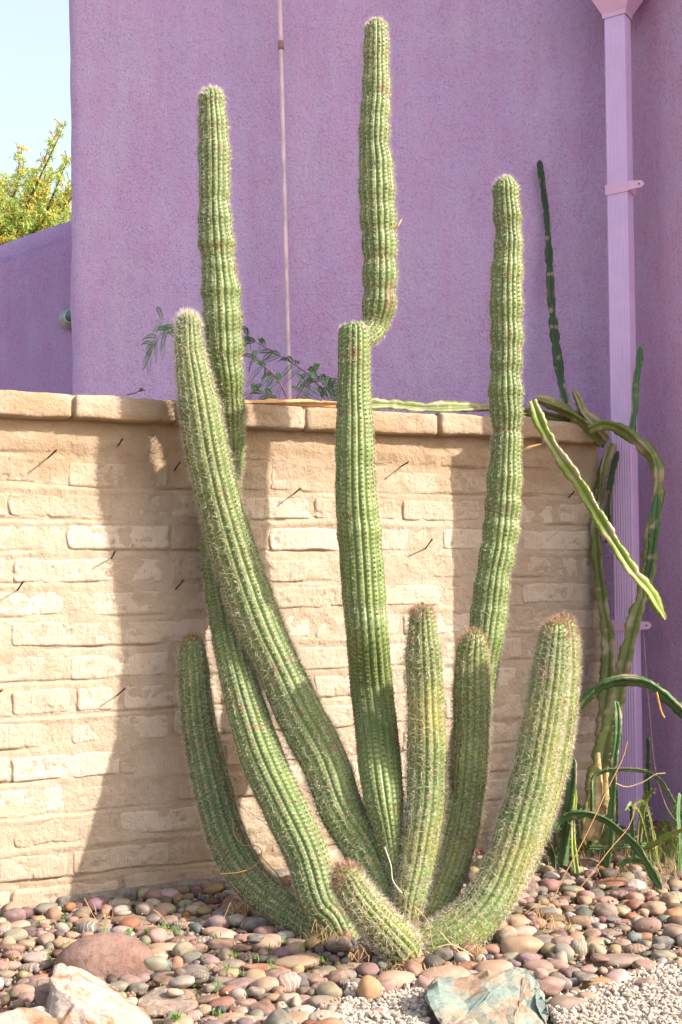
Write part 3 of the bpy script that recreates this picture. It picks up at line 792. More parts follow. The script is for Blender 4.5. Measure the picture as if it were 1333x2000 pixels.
SD2 = [(701, 668, 18, .60), (718, 656, 22, .585), (732, 636, 27, .57), (739, 605, 32, .58), (742, 570, 33, .59), (742, 545, 34, .59), (742, 505, 33, .59), (740, 460, 34, .59), (738, 415, 35, .59), (736, 370, 35, .59), (735, 325, 34, .59), (731, 280, 30, .59), (732, 235, 29, .59), (735, 190, 28, .59), (735, 140, 26, .59), (735, 95, 25, .59), (735, 60, 23, .59), (735, 38, 22, .59)]
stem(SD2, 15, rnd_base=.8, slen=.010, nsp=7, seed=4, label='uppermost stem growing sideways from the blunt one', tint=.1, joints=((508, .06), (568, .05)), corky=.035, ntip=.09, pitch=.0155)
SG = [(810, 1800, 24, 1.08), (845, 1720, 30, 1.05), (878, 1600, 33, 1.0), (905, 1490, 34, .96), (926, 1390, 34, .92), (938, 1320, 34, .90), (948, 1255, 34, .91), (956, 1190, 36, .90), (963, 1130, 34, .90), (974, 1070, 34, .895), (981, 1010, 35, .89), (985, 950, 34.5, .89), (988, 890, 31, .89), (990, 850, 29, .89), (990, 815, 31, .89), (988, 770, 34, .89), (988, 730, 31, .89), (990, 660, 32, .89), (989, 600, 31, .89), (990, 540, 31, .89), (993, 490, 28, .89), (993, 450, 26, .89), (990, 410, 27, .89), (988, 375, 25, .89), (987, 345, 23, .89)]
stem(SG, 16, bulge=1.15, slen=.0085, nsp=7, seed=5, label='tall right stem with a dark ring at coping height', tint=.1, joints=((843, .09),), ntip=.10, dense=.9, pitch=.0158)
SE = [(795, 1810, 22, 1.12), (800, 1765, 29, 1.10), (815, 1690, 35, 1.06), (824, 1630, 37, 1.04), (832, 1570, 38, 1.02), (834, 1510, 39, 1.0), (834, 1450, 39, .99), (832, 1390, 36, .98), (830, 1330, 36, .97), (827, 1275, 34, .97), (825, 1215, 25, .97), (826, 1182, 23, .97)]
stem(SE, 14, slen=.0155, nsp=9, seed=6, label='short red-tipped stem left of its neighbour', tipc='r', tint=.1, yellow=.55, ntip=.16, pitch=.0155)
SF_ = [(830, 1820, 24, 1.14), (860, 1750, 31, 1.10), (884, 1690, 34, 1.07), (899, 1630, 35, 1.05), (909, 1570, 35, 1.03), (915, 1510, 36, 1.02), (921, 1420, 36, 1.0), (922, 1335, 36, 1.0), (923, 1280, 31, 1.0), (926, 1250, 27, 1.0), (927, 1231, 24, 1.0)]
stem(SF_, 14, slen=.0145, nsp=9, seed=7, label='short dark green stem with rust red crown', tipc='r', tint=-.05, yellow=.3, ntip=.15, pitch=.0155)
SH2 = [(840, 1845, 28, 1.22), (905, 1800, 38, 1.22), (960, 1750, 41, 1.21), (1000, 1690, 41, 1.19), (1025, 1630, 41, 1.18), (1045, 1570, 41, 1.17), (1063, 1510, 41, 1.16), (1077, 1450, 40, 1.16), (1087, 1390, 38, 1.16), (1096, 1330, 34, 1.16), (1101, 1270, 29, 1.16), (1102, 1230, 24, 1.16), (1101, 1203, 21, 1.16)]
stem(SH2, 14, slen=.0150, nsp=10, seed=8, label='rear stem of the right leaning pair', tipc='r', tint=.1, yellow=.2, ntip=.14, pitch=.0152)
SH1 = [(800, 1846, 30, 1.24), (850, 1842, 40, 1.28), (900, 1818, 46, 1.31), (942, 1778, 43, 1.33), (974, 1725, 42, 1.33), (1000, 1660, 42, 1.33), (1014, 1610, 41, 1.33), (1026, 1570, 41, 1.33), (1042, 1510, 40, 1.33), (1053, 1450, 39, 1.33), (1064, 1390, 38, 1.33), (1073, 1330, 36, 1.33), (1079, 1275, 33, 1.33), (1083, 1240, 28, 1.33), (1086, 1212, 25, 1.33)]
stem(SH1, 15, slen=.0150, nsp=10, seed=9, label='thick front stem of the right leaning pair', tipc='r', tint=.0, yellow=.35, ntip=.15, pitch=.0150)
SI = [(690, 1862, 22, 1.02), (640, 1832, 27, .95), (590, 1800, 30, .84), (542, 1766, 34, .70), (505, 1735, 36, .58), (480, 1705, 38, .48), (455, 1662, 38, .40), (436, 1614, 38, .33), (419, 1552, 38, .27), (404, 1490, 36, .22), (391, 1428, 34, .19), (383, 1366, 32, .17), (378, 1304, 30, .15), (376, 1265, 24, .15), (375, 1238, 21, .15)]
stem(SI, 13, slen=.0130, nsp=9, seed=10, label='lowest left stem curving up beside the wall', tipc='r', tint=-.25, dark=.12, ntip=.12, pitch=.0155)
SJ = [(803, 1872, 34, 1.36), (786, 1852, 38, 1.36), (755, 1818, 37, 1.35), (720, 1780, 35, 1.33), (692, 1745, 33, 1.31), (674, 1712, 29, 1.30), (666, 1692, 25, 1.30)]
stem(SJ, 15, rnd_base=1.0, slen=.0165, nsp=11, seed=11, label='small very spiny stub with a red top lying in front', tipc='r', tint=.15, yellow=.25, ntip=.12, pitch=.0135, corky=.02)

pb = at_z(795, 1842, .03); Vb, Fb = ico(5)
Vb = Vb*(1+.16*fbm(Vb, 2.4, 12, 4))[:, None]*np.array([.085, .07, .05])+pb+np.array([0, .08, 0])
cb = np.array([.13, .085, .05])*(1+.5*vn(Vb, 40, 5))[:, None]
wb = link('woody_base', mesh_k('woody_base', Vb, Fb, M_stem, True, cb), cac)

# ------------------------------------------------------------------ climbing cactus at the right
clp = at_z(1150, 1640, 0)
clc = empty('climbing_cactus', tuple(clp), 'sprawling three-angled climbing cactus over the wall end and around the downspout', 'cactus')
LG = np.array([.19, .25, .035]); DG = np.array([.036, .080, .024]); OG = np.array([.14, .17, .045])
def angled(pts, wing=.30, c=LG, scab=.2, ns=3, sp=.012, seed=0, label=None, tw=1.0, a0=.4, name='stem'):
    P3 = [[*at(px+random.uniform(-2, 2), py, Y), r*.88*Y/F] for (px, py, r, Y) in pts]
    Q = catmull(P3, 10); Q, s = resample(Q, .007); C = Q[:, :3]; Rr = Q[:, 3]; L = s[-1]
    dt = L-s; rt = Rr[-1]*1.6; Rr = np.where(dt < rt, Rr*np.sqrt(np.clip(1-(1-dt/rt)**2, 1e-3, 1)), Rr)
    T, Nn, B = frames(C); spp = 8; nt_ = ns*spp
    th = np.linspace(0, 2*math.pi, nt_, endpoint=False); ph = (th*ns/(2*math.pi)) % 1.; ph = np.minimum(ph, 1-ph)*2   # 0 crest..1 valley
    twv = a0+tw*np.sin(s*2.3+seed)
    wav = 1+(.12*np.abs(np.sin(s*math.pi/.034+seed+vn(np.stack([s*9, 0*s, 0*s+seed], 1), 1, 2)))+.28*vn(np.stack([s*28, 0*s, 0*s+seed], 1), 1, 5))[:, None]*(1-ph[None])**1.5
    rad = Rr[:, None]*(wing+(1-wing)*(1-ph[None])**1.5)*wav
    rad *= 1+.06*vn(np.stack([np.broadcast_to(s[:, None]*12, rad.shape), np.broadcast_to(ph[None]+seed, rad.shape), 0*rad], -1), 1, seed)
    a = th[None]+twv[:, None]
    V = C[:, None]+rad[..., None]*(np.cos(a)[..., None]*Nn[:, None]+np.sin(a)[..., None]*B[:, None])
    n0 = vn(V, 11, seed)*.5+.5; col = c*(.75+.5*n0[..., None])
    sc = np.clip((vn(V, 16, seed+9)+ (1-ph[None])*.9-1.15+scab*1.6)*2.2, 0, .9); sc = np.maximum(sc, np.clip((vn(V, 38, seed+19)-.5)*3, 0, .7))
    col = col+(np.array([.36, .29, .19])-col)*sc[..., None]
    nr = len(C)
    capv = len(V.reshape(-1, 3))
    o = link(name, mesh_k(name, V.reshape(-1, 3), ringfaces(nr, nt_), M_stem, True, col.reshape(-1, 3)), clc)
    if label: o['label'] = label
    # crest spines
    pk = Pack(); 
    for r in range(ns):
        for ss in np.arange(.02, L-.005, .028):
            i = min(nr-1, int(ss/L*(nr-1))); a_ = 2*math.pi*r/ns+twv[i]
            n = math.cos(a_)*Nn[i]+math.sin(a_)*B[i]; p = C[i]+n*Rr[i]*1.0
            for _ in range(3):
                d = n+np.array([random.gauss(0, .5) for _ in range(3)]); d /= np.linalg.norm(d)
                x = np.cross(d, T[i]+.01); x /= (np.linalg.norm(x)+1e-9); y = np.cross(d, x); w = .0010
                pk.add([p+x*w, p-x*w*.5+y*w, p-x*w*.5-y*w, p+d*sp*random.uniform(.6, 1.3)], [[0, 1, 3], [1, 2, 3], [2, 0, 3]], (.5, .42, .28))
    if pk.V:
        q = link('spines', pk.mesh('spines', M_spine, False), o); q.location = (0, 0, 0); tag(q, kind='stuff')
    return o
yc = lambda px, d: wallhit(px)[1]+d
zc_ = ztop+.02
angled([(1108, 800, 11, 5.75), (1100, 760, 11, 5.80), (1087, 690, 10, 5.86), (1080, 600, 9.5, 5.9), (1076, 500, 9, 5.92), (1068, 420, 9, 5.94), (1060, 350, 8.5, 5.94), (1056, 312, 7, 5.94)], c=DG*.8, scab=.05, seed=1, tw=.5, label='dark upright stem against the purple wall')
angled([(700, 790, 14, yc(700, -.03)), (760, 791, 14, yc(760, -.03)), (820, 797, 13, yc(820, -.03)), (880, 797, 12, yc(880, -.03)), (960, 797, 12, yc(960, -.02)), (1010, 800, 13, yc(1010, 0)), (1060, 808, 13, yc(1060, 0)), (1110, 822, 14, yc(1110, 0)), (1160, 850, 14, yc(1160, .02)), (1180, 868, 12, yc(1180, .02))][::-1], c=OG, scab=.22, seed=2, label='stem lying along the top of the coping')
angled([(1045, 777, 9, 5.38), (1075, 788, 13, 5.42), (1115, 806, 15, 5.46), (1150, 832, 15, 5.50), (1180, 862, 14, 5.54)][::-1], c=OG, scab=.35, seed=3, label='scabby stem end resting on the coping')
angled([(1185, 860, 15, 5.52), (1158, 828, 15, 5.50), (1140, 805, 13, 5.48), (1128, 780, 9, 5.46), (1119, 762, 7, 5.45)], c=OG, scab=.55, seed=4, label='broken stump with a dry tip')
angled([(1150, 838, 13, 5.44), (1180, 827, 14, 5.42), (1215, 838, 14, 5.40), (1248, 862, 15, 5.36), (1275, 895, 15, 5.34), (1286, 935, 15, 5.33), (1279, 990, 14, 5.33), (1272, 1050, 15, 5.32), (1270, 1100, 16, 5.30), (1262, 1150, 16, 5.28), (1245, 1200, 17, 5.25), (1232, 1260, 17, 5.22), (1220, 1320, 18, 5.2), (1206, 1380, 21, 5.18), (1188, 1440, 24, 5.16), (1174, 1500, 26, 5.14), (1160, 1560, 27, 5.12), (1150, 1620, 25, 5.1), (1146, 1660, 22, 5.1)], c=OG*1.1, scab=.2, seed=5, label='main old stem arching over the downspout')
angled([(1265, 1135, 9, 5.22), (1275, 1080, 11, 5.23), (1280, 1020, 11, 5.24), (1284, 965, 9, 5.25)], c=DG*1.3, scab=.05, seed=6, label='young dark green stem beside the arch')
angled([(1038, 783, 12, 5.17), (1060, 835, 14, 5.16), (1095, 893, 14, 5.13), (1130, 945, 15, 5.11), (1165, 1005, 15, 5.08), (1200, 1062, 15, 5.06), (1235, 1115, 15, 5.04), (1265, 1155, 14, 5.02), (1285, 1185, 14, 5.01), (1302, 1212, 10, 5.01)], c=LG*.95, scab=.30, seed=7, label='straight sunlit stem slanting down across the downspout')
angled([(1232, 850, 8, 5.5), (1238, 800, 10, 5.52), (1242, 750, 10, 5.54), (1247, 710, 9, 5.56), (1251, 676, 6, 5.58)], c=DG*1.8, scab=.03, seed=8, label='small green stem behind the downspout')
angled([(1196, 866, 11, 5.62), (1180, 905, 13, 5.60), (1172, 955, 14, 5.58), (1167, 1010, 13, 5.56), (1168, 1060, 14, 5.55), (1174, 1130, 15, 5.54), (1184, 1200, 16, 5.52), (1190, 1270, 16, 5.50), (1187, 1340, 16, 5.46), (1182, 1400, 17, 5.4), (1178, 1450, 16, 5.35)], c=OG*.95, scab=.3, seed=9, label='grey green stem in the gap beside the wall end')
angled([(1190, 1060, 7, 5.66), (1187, 980, 8, 5.66), (1195, 920, 8, 5.66), (1205, 880, 6, 5.66)], c=DG, scab=.1, seed=19)
angled([(1120, 1395, 11, 4.9), (1145, 1362, 12, 4.88), (1180, 1337, 12, 4.86), (1225, 1327, 12, 4.84), (1268, 1335, 12, 4.82), (1305, 1362, 12, 4.80), (1345, 1400, 12, 4.78), (1390, 1460, 12, 4.76)], c=DG*1.5, scab=.06, seed=10, label='dark green stem bowing out to the right')
angled([(1186, 1700, 9, 4.95), (1192, 1640, 10, 4.95), (1197, 1570, 9, 4.97), (1200, 1500, 9, 4.98), (1205, 1440, 9, 4.99), (1206, 1395, 8, 5.0), (1204, 1368, 5, 5.0)], c=DG*2.0, scab=.03, seed=11, a0=1.2, label='slim blue-green upright stem')
angled([(1098, 1690, 11, 4.85), (1105, 1640, 13, 4.87), (1113, 1580, 13, 4.88), (1118, 1530, 11, 4.9), (1121, 1480, 8, 4.9)], c=DG*1.3, scab=.02, seed=12)
angled([(1127, 1705, 6, 4.78), (1122, 1660, 6, 4.8), (1120, 1610, 5, 4.82), (1122, 1570, 5, 4.84), (1126, 1535, 3, 4.85)], c=LG*1.1, scab=.02, seed=13)
angled([(1082, 1620, 9, 4.7), (1100, 1597, 11, 4.7), (1140, 1588, 11, 4.68), (1180, 1600, 10, 4.66), (1215, 1625, 10, 4.62), (1245, 1655, 10, 4.58), (1270, 1695, 10, 4.52), (1292, 1738, 8, 4.46)], c=DG*1.7, scab=.06, seed=14, label='low green stem arching down to the stones')
angled([(1262, 1650, 6, 5.2), (1266, 1580, 7, 5.2), (1268, 1510, 6, 5.2), (1266, 1438, 4, 5.2)], c=DG*1.1, scab=.02, seed=15)
angled([(1157, 1590, 4, 4.8), (1158, 1550, 4, 4.8), (1160, 1520, 4, 4.82), (1180, 1505, 5, 4.82), (1215, 1502, 5, 4.8), (1260, 1506, 5, 4.78), (1290, 1525, 5, 4.76), (1315, 1562, 5, 4.74), (1340, 1600, 5, 4.72)], c=DG*1.9, scab=.05, seed=16, label='thin trailing stem over the grass')
angled([(1325, 1700, 4, 4.6), (1326, 1640, 5, 4.6), (1324, 1590, 5, 4.62), (1325, 1548, 4, 4.64)], c=DG*2.0, scab=.02, seed=17)
angled([(1240, 1665, 5, 4.7), (1275, 1650, 6, 4.65), (1310, 1632, 7, 4.6), (1350, 1615, 7, 4.55)], c=LG*.8, scab=.1, seed=18)
angled([(1210, 1690, 6, 4.6), (1225, 1680, 7, 4.6), (1250, 1680, 7, 4.58), (1275, 1700, 6, 4.55)], c=DG*1.8, scab=.1, seed=20)
angled([(1150, 1655, 6, 4.95), (1185, 1655, 6, 4.95), (1235, 1652, 5, 4.95), (1270, 1650, 5, 5.0)], c=DG*1.8, scab=.1, seed=21)
# orange dried section on the coping
angled([(655, 789, 9, yc(655, -.06)), (600, 786, 9, yc(600, -.06)), (540, 786, 8, yc(540, -.06)), (472, 786, 6, yc(472, -.05))], c=np.array([.62, .34, .14]), scab=.1, seed=22, label='dry orange piece along the coping')
# tangle of young stems at the foot
rs = random.Random(5)
for k in range(16):
    x0 = rs.uniform(1085, 1340); y0 = rs.uniform(1655, 1715); Y0 = at_z(x0, y0, .0)[1]
    lean = rs.uniform(-60, 60); hgt = rs.uniform(50, 170); rr = rs.uniform(3, 6.5)
    angled([(x0, y0, rr, Y0), (x0+lean*.15, y0-hgt*.4, rr*1.1, Y0+.02), (x0+lean*.5, y0-hgt*.85, rr, Y0), (x0+lean, y0-hgt*rs.uniform(.7, 1.0), rr*.6, Y0-.05)], c=DG*rs.uniform(1.2, 2.4) if k % 3 else LG*.8, scab=.06, seed=40+k)
# dead wood at the foot
pk = Pack()
for (a, b, r) in [((1150, 1640), (1168, 1470), .020), ((1162, 1640), (1185, 1500), .018), ((1140, 1640), (1152, 1520), .012)]:
    p = at(*a, 5.0); q = at(*b, 5.05); mid = (p+q)/2+np.array([.015, -.01, 0])
    pk.tube([p, mid, q], [r, r*1.1, r*.5], 8)
link('dead_wood', pk.mesh('dead_wood', simple('dry_wood', (.40, .30, .15), .9, .1, .4, 25, .6, .006)), clc)

# ------------------------------------------------------------------ shrub behind the wall
shb = empty('mesquite_shrub', tuple(at(560, 790, 5.55)*np.array([1, 1, 0])), 'thin feathery green shrub poking up behind the coping in front of the purple wall', 'shrub')
twg = Pack(); lf = Pack()
def leafed(pts, Y, r0=.003, leaves=6, start=.3):
    leaves = int(leaves*1.5)
    P = np.array([at(px, py, Y+dy) for (px, py, dy) in pts]); Q = catmull(P, 8)
    rr = np.linspace(r0, r0*.35, len(Q)); V, Fc = tube_arr(Q, rr, 5); link('branch', mesh_k('branch', V, Fc, M_twig), shb)
    for k in range(leaves):
        t = start+(1-start)*k/max(1, leaves-1); i = min(len(Q)-2, int(t*(len(Q)-1)))
        p = Q[i]; T = Q[i+1]-Q[i]; T /= np.linalg.norm(T)
        for sd_ in (-1, 1):
            if random.random() < .25: continue
            d = T*.6+np.array([random.gauss(0, .5), random.gauss(0, .25), sd_*.6+random.gauss(0, .3)]); d /= np.linalg.norm(d)
            ln = random.uniform(.05, .10); n = 14; sag = random.uniform(.2, .6)
            pts_ = np.array([p+d*ln*t_+np.array([0, 0, -sag*ln*t_*t_]) for t_ in np.linspace(0, 1, n)])
            pl = np.cross(d, [random.gauss(0, .3), 1, random.gauss(0, .3)]); pl /= np.linalg.norm(pl)
            for q in range(1, n):
                for s2 in (-1, 1):
                    a = pts_[q]; dd = (pl*s2+d*.55); dd /= np.linalg.norm(dd); l_ = .0140*math.sin(math.pi*(.15+.8*q/n))+.002
                    w = np.cross(dd, [0, -1, .2]); w /= np.linalg.norm(w); w *= .0021
                    m_ = a+dd*l_*.5
                    g_ = random.uniform(.7, 1.3)
                    lf.add([a, m_+w, a+dd*l_, m_-w], [[0, 1, 2, 3]], np.array([.05, .12, .045])*g_)
leafed([(572, 800, .02), (545, 745, 0), (510, 710, .05), (470, 680, .08)], 5.5, .0045, 9)
leafed([(640, 775, .0), (600, 730, .05), (555, 700, .1), (500, 668, .1), (478, 650, .1)], 5.55, .003, 11, .15)
leafed([(572, 800, 0), (590, 760, 0), (625, 745, 0), (650, 770, 0)], 5.5, .003, 8)
leafed([(570, 800, 0), (600, 745, 0), (620, 722, 0)], 5.52, .002, 6)
leafed([(560, 800, 0), (520, 770, 0), (480, 770, 0)], 5.5, .002, 6)
leafed([(620, 800, 0), (640, 760, 0), (662, 775, 0)], 5.5, .002, 7)
leafed([(365, 640, 0), (335, 640, 0), (310, 660, 0), (292, 690, 0)], 5.5, .0018, 7)
leafed([(345, 690, 0), (342, 660, 0), (350, 630, 0)], 5.5, .0015, 3)
leafed([(322, 622, 0), (300, 628, 0)], 5.5, .0012, 1)
tag(link('foliage', lf.mesh('foliage', M_leaf, False), shb), kind='stuff')
# small dried flower twig on the coping
pk = Pack(); a = at(248, 771, 4.58)
pk.tube([a, at(264, 768, 4.56), at(276, 761, 4.55)], .0022, 5)
for k in range(9):
    c = at(278+random.uniform(-8, 8), 761+random.uniform(-5, 5), 4.55+random.uniform(-.01, .01)); pk.tube([at(277, 761, 4.55), c], [.003, .0015], 5, n=0)
tag(link('dry_twig', pk.mesh('dry_twig', M_bark)), 'small dry seed head lying on the coping at left', 'twig')
pk = Pack(); pk.tube([at(1021, 880, 4.50), at(1034, 874, 4.49), at(1058, 867, 4.48)], [.002, .006, .0015], 6)
tag(link('dry_straw', pk.mesh('dry_straw', M_straw)), 'short orange straw sticking out of the tall right cactus stem', 'straw')
pk = Pack(); pk.tube([at(772, 447, 4.35), at(779, 438, 4.34), at(786, 427, 4.34)], [.003, .0035, .001], 6)
tag(link('dry_straw', pk.mesh('dry_straw', M_straw)), 'tiny dry blade on the side of the uppermost cactus stem', 'straw')

# ------------------------------------------------------------------ tree beyond the garden wall
YT = 15.0
tr = empty('palo_verde_tree', tuple(at(-60, 1150, YT)*np.array([1, 1, 0])), 'yellow green feathery tree beyond the sloping purple garden wall', 'tree')
tb = Pack(); cr = Pack()
root = at(-60, 1150, YT); root[2] = 0
fork = at(-40, 640, YT)
tb.tube([root, (root+fork)/2+np.array([.1, 0, 0]), fork], [.2, .16, .13], 10)
tips = [(118, 246), (130, 300), (100, 330), (60, 330), (44, 292), (10, 345), (-40, 330), (-90, 380), (140, 360), (90, 400), (30, 400), (-10, 420), (150, 430), (180, 330), (200, 400), (-120, 450), (70, 450), (20, 470), (120, 470), (-50, 470), (170, 480), (-150, 520), (60, 500), (130, 420), (0, 380), (75, 365), (40, 430), (100, 440)]
cents = []; 
for k, (tx, ty) in enumerate(tips):
    for rep in range(2):
        Yk = YT+random.uniform(-1.2, 1.2); tp_ = at(tx+random.uniform(-6, 6), ty+random.uniform(-3, 12) + 14*rep, Yk)
        mid = (fork+tp_)/2+np.array([random.uniform(-.2, .2), random.uniform(-.2, .2), random.uniform(-.1, .25)])
        Q = catmull(np.array([fork, mid, tp_]), 12); V, Fc = tube_arr(Q, np.linspace(.045, .004, len(Q)), 5); tb.add(V, Fc)
        # twigs
        for t in np.linspace(.45, 1, 16):
            i = min(len(Q)-1, int(t*(len(Q)-1))); p = Q[i]
            thin = (ty < 340)
            for _ in range(2 if thin else 4):
                d = rng.normal(size=3)*np.array([1, 1, .8])+np.array([0, 0, .35]); d /= np.linalg.norm(d)
                ln = random.uniform(.10, .26)*(.6 if thin else 1)
                e = p+d*ln; tb.add(*tube_arr(np.array([p, e]), .004, 3))
                cents.append((p, e, k))
for (p, e, k) in cents:
    m_ = 30
    t = rng.random(m_)[:, None]; c = p+(e-p)*t+rng.normal(0, .018, (m_, 3))
    d = rng.normal(size=(m_, 3)); d /= np.linalg.norm(d, axis=1)[:, None]; u = np.cross(d, rng.normal(size=(m_, 3))); u /= np.linalg.norm(u, axis=1)[:, None]
    l_ = rng.uniform(.02, .045, (m_, 1)); w = .0055
    V = np.stack([c-d*l_, c+u*w, c+d*l_, c-u*w], 1).reshape(-1, 3)
    base = np.array([.44, .54, .12]) if random.random() < .6 else (np.array([.60, .46, .07]) if random.random() < .5 else np.array([.34, .46, .12]))
    cc = np.repeat(base*rng.uniform(.75, 1.25, (m_, 1)), 4, 0)
    cr.add(V, np.arange(m_*4).reshape(-1, 4), cc)
link('trunk', tb.mesh('trunk', M_bark), tr); tag(link('crown', cr.mesh('crown', M_leaf, False), tr), kind='stuff')

# ------------------------------------------------------------------ stones
I1, I2, I3 = ico(1), ico(2), ico(3)
def pebble_shape(Vs, seed, ang_=.0):
    V = Vs.copy()
    V = np.sign(V)*np.abs(V)**random.uniform(.82, 1.0)
    V = V*(1+.17*vn(V+seed*5.1, .9, seed)[:, None]+.08*vn(V+seed*3.1, 2.1, seed+2)[:, None])
    if ang_: V = V*(1+ang_*np.round(vn(V+seed, 1.6, seed+8)*3)[:, None]/3)
    V[:, 0] *= 1+.14*V[:, 1]*random.uniform(-1, 1)
    return V
peb_meshes = [mesh_k('river_stone_mesh', pebble_shape(I3[0], q, .0 if q < 6 else .16), I3[1], M_stone) for q in range(12)]
HX0, HX1, HY0, HY1, HS = -2.0, 2.6, 2.6, 6.2, .01
hm = np.zeros((int((HX1-HX0)/HS), int((HY1-HY0)/HS)))
hxs = HX0+(np.arange(hm.shape[0])+.5)*HS; hys = HY0+(np.arange(hm.shape[1])+.5)*HS
def drop(x, y, a, b, c, rot, q=.6, commit=True, maxbase=None):
    R = max(a, b)
    i0, i1 = int((x-R-HX0)/HS), int((x+R-HX0)/HS)+1; j0, j1 = int((y-R-HY0)/HS), int((y+R-HY0)/HS)+1
    i0, j0 = max(i0, 0), max(j0, 0); i1, j1 = min(i1, hm.shape[0]), min(j1, hm.shape[1])
    if i1-i0 < 1 or j1-j0 < 1: return None
    dx = hxs[i0:i1, None]-x; dy = hys[None, j0:j1]-y
    u = (dx*math.cos(rot)+dy*math.sin(rot))/a; v = (-dx*math.sin(rot)+dy*math.cos(rot))/b
    rr = u*u+v*v; msk = rr < 1
    if not msk.any(): return None
    sub = hm[i0:i1, j0:j1]; lower = c*np.sqrt(np.clip(1-rr, 0, 1))
    zc = np.quantile((sub+lower*.9)[msk], q)*1.0
    basez = float(np.quantile(sub[msk], q))
    if maxbase is not None and basez > maxbase: return None
    zc = min(zc, basez+c*.85); zc = max(zc, c*.45)
    if commit: sub[msk] = np.maximum(sub[msk], (zc+lower)[msk])
    return zc
def cn(c):      # colour words
    r, g, b = c; mx = max(c); mn = min(c); v = (r+g+b)/3
    if mx-mn < 22:
        return 'pale grey' if v > 165 else ('grey' if v > 115 else 'dark grey')
    if b >= r: return 'slate blue' if v < 130 else 'blue grey'
    if g >= r: return 'sage green'
    if r-b > 85 and g-b > 35: return 'ochre' 
    if r-g > 45: return 'rust red' if v < 135 else 'salmon pink'
    if g-b < 12: return 'mauve pink' if v > 130 else 'mauve brown'
    if v > 185: return 'cream'
    if v > 150: return 'tan'
    return 'brown'
def region(px, py):
    if py < 1790: s = 'at the foot of the brick wall' if px < 640 else ('beyond the right leaning stems' if px < 1150 else 'near the downspout')
    elif px < 110: s = 'at the left edge'
    elif px < 330: s = 'by the mauve boulder'
    elif px < 500: s = 'right of mauve boulder'
    elif px < 660: s = 'in front of the left cactus stems'
    elif px < 840: s = 'in front of the spiny stub'
    elif px < 1000: s = 'behind the turquoise rock'
    elif px < 1120: s = 'just right of the turquoise rock'
    else: s = 'beside the white gravel'
    if py > 1940: s += ', nearest row'
    elif py > 1870: s += ', middle row'
    else: s += ', far row'
    return s
stones = []
def place(px, py, w, h, col, hand=True, rot=None, ratio=None, upright=False):
    z = .02
    for _ in range(3):
        p = at_z(px, py, z); Y = p[1]; s_ = Y/F; a = w/2*s_*1.17; z = max(.012, h/2*s_*.9)
    hh = h/2*s_; c = hh*(1.0 if upright else random.uniform(.80, .95)); b = a*random.uniform(.62, .85)
    b = min(b, max(c*1.6, hh*2.2)); b = max(b, c*.8)
    rot = random.uniform(-.25, .25) if rot is None else rot
    zc = drop(p[0], p[1], a, b, c, rot, .5)
    stones.append(dict(p=(p[0], p[1], (zc if zc is not None else c)), s=(a, b, c), rot=rot, col=col, px=px, py=py, size=w*h, hand=hand))
C_ = dict(cream=(215, 195, 170), sage=(150, 155, 130), pink=(195, 145, 135), lg=(180, 172, 165), tan=(190, 155, 120), dp=(175, 130, 120), bg=(95, 105, 112), br=(130, 95, 75),
          gr=(125, 120, 115), rb=(125, 80, 68), sand=(205, 165, 125), gt=(150, 135, 120), peach=(222, 175, 145), teal=(90, 115, 115), slate=(85, 88, 95), mauve=(145, 110, 120), sg=(110, 120, 110),
          db=(90, 72, 62), red=(160, 85, 65), och=(200, 140, 75), mb=(135, 100, 100), ter=(190, 115, 85), taupe=(150, 125, 115), blk=(70, 68, 68), wh=(225, 212, 198), ora=(205, 120, 60))
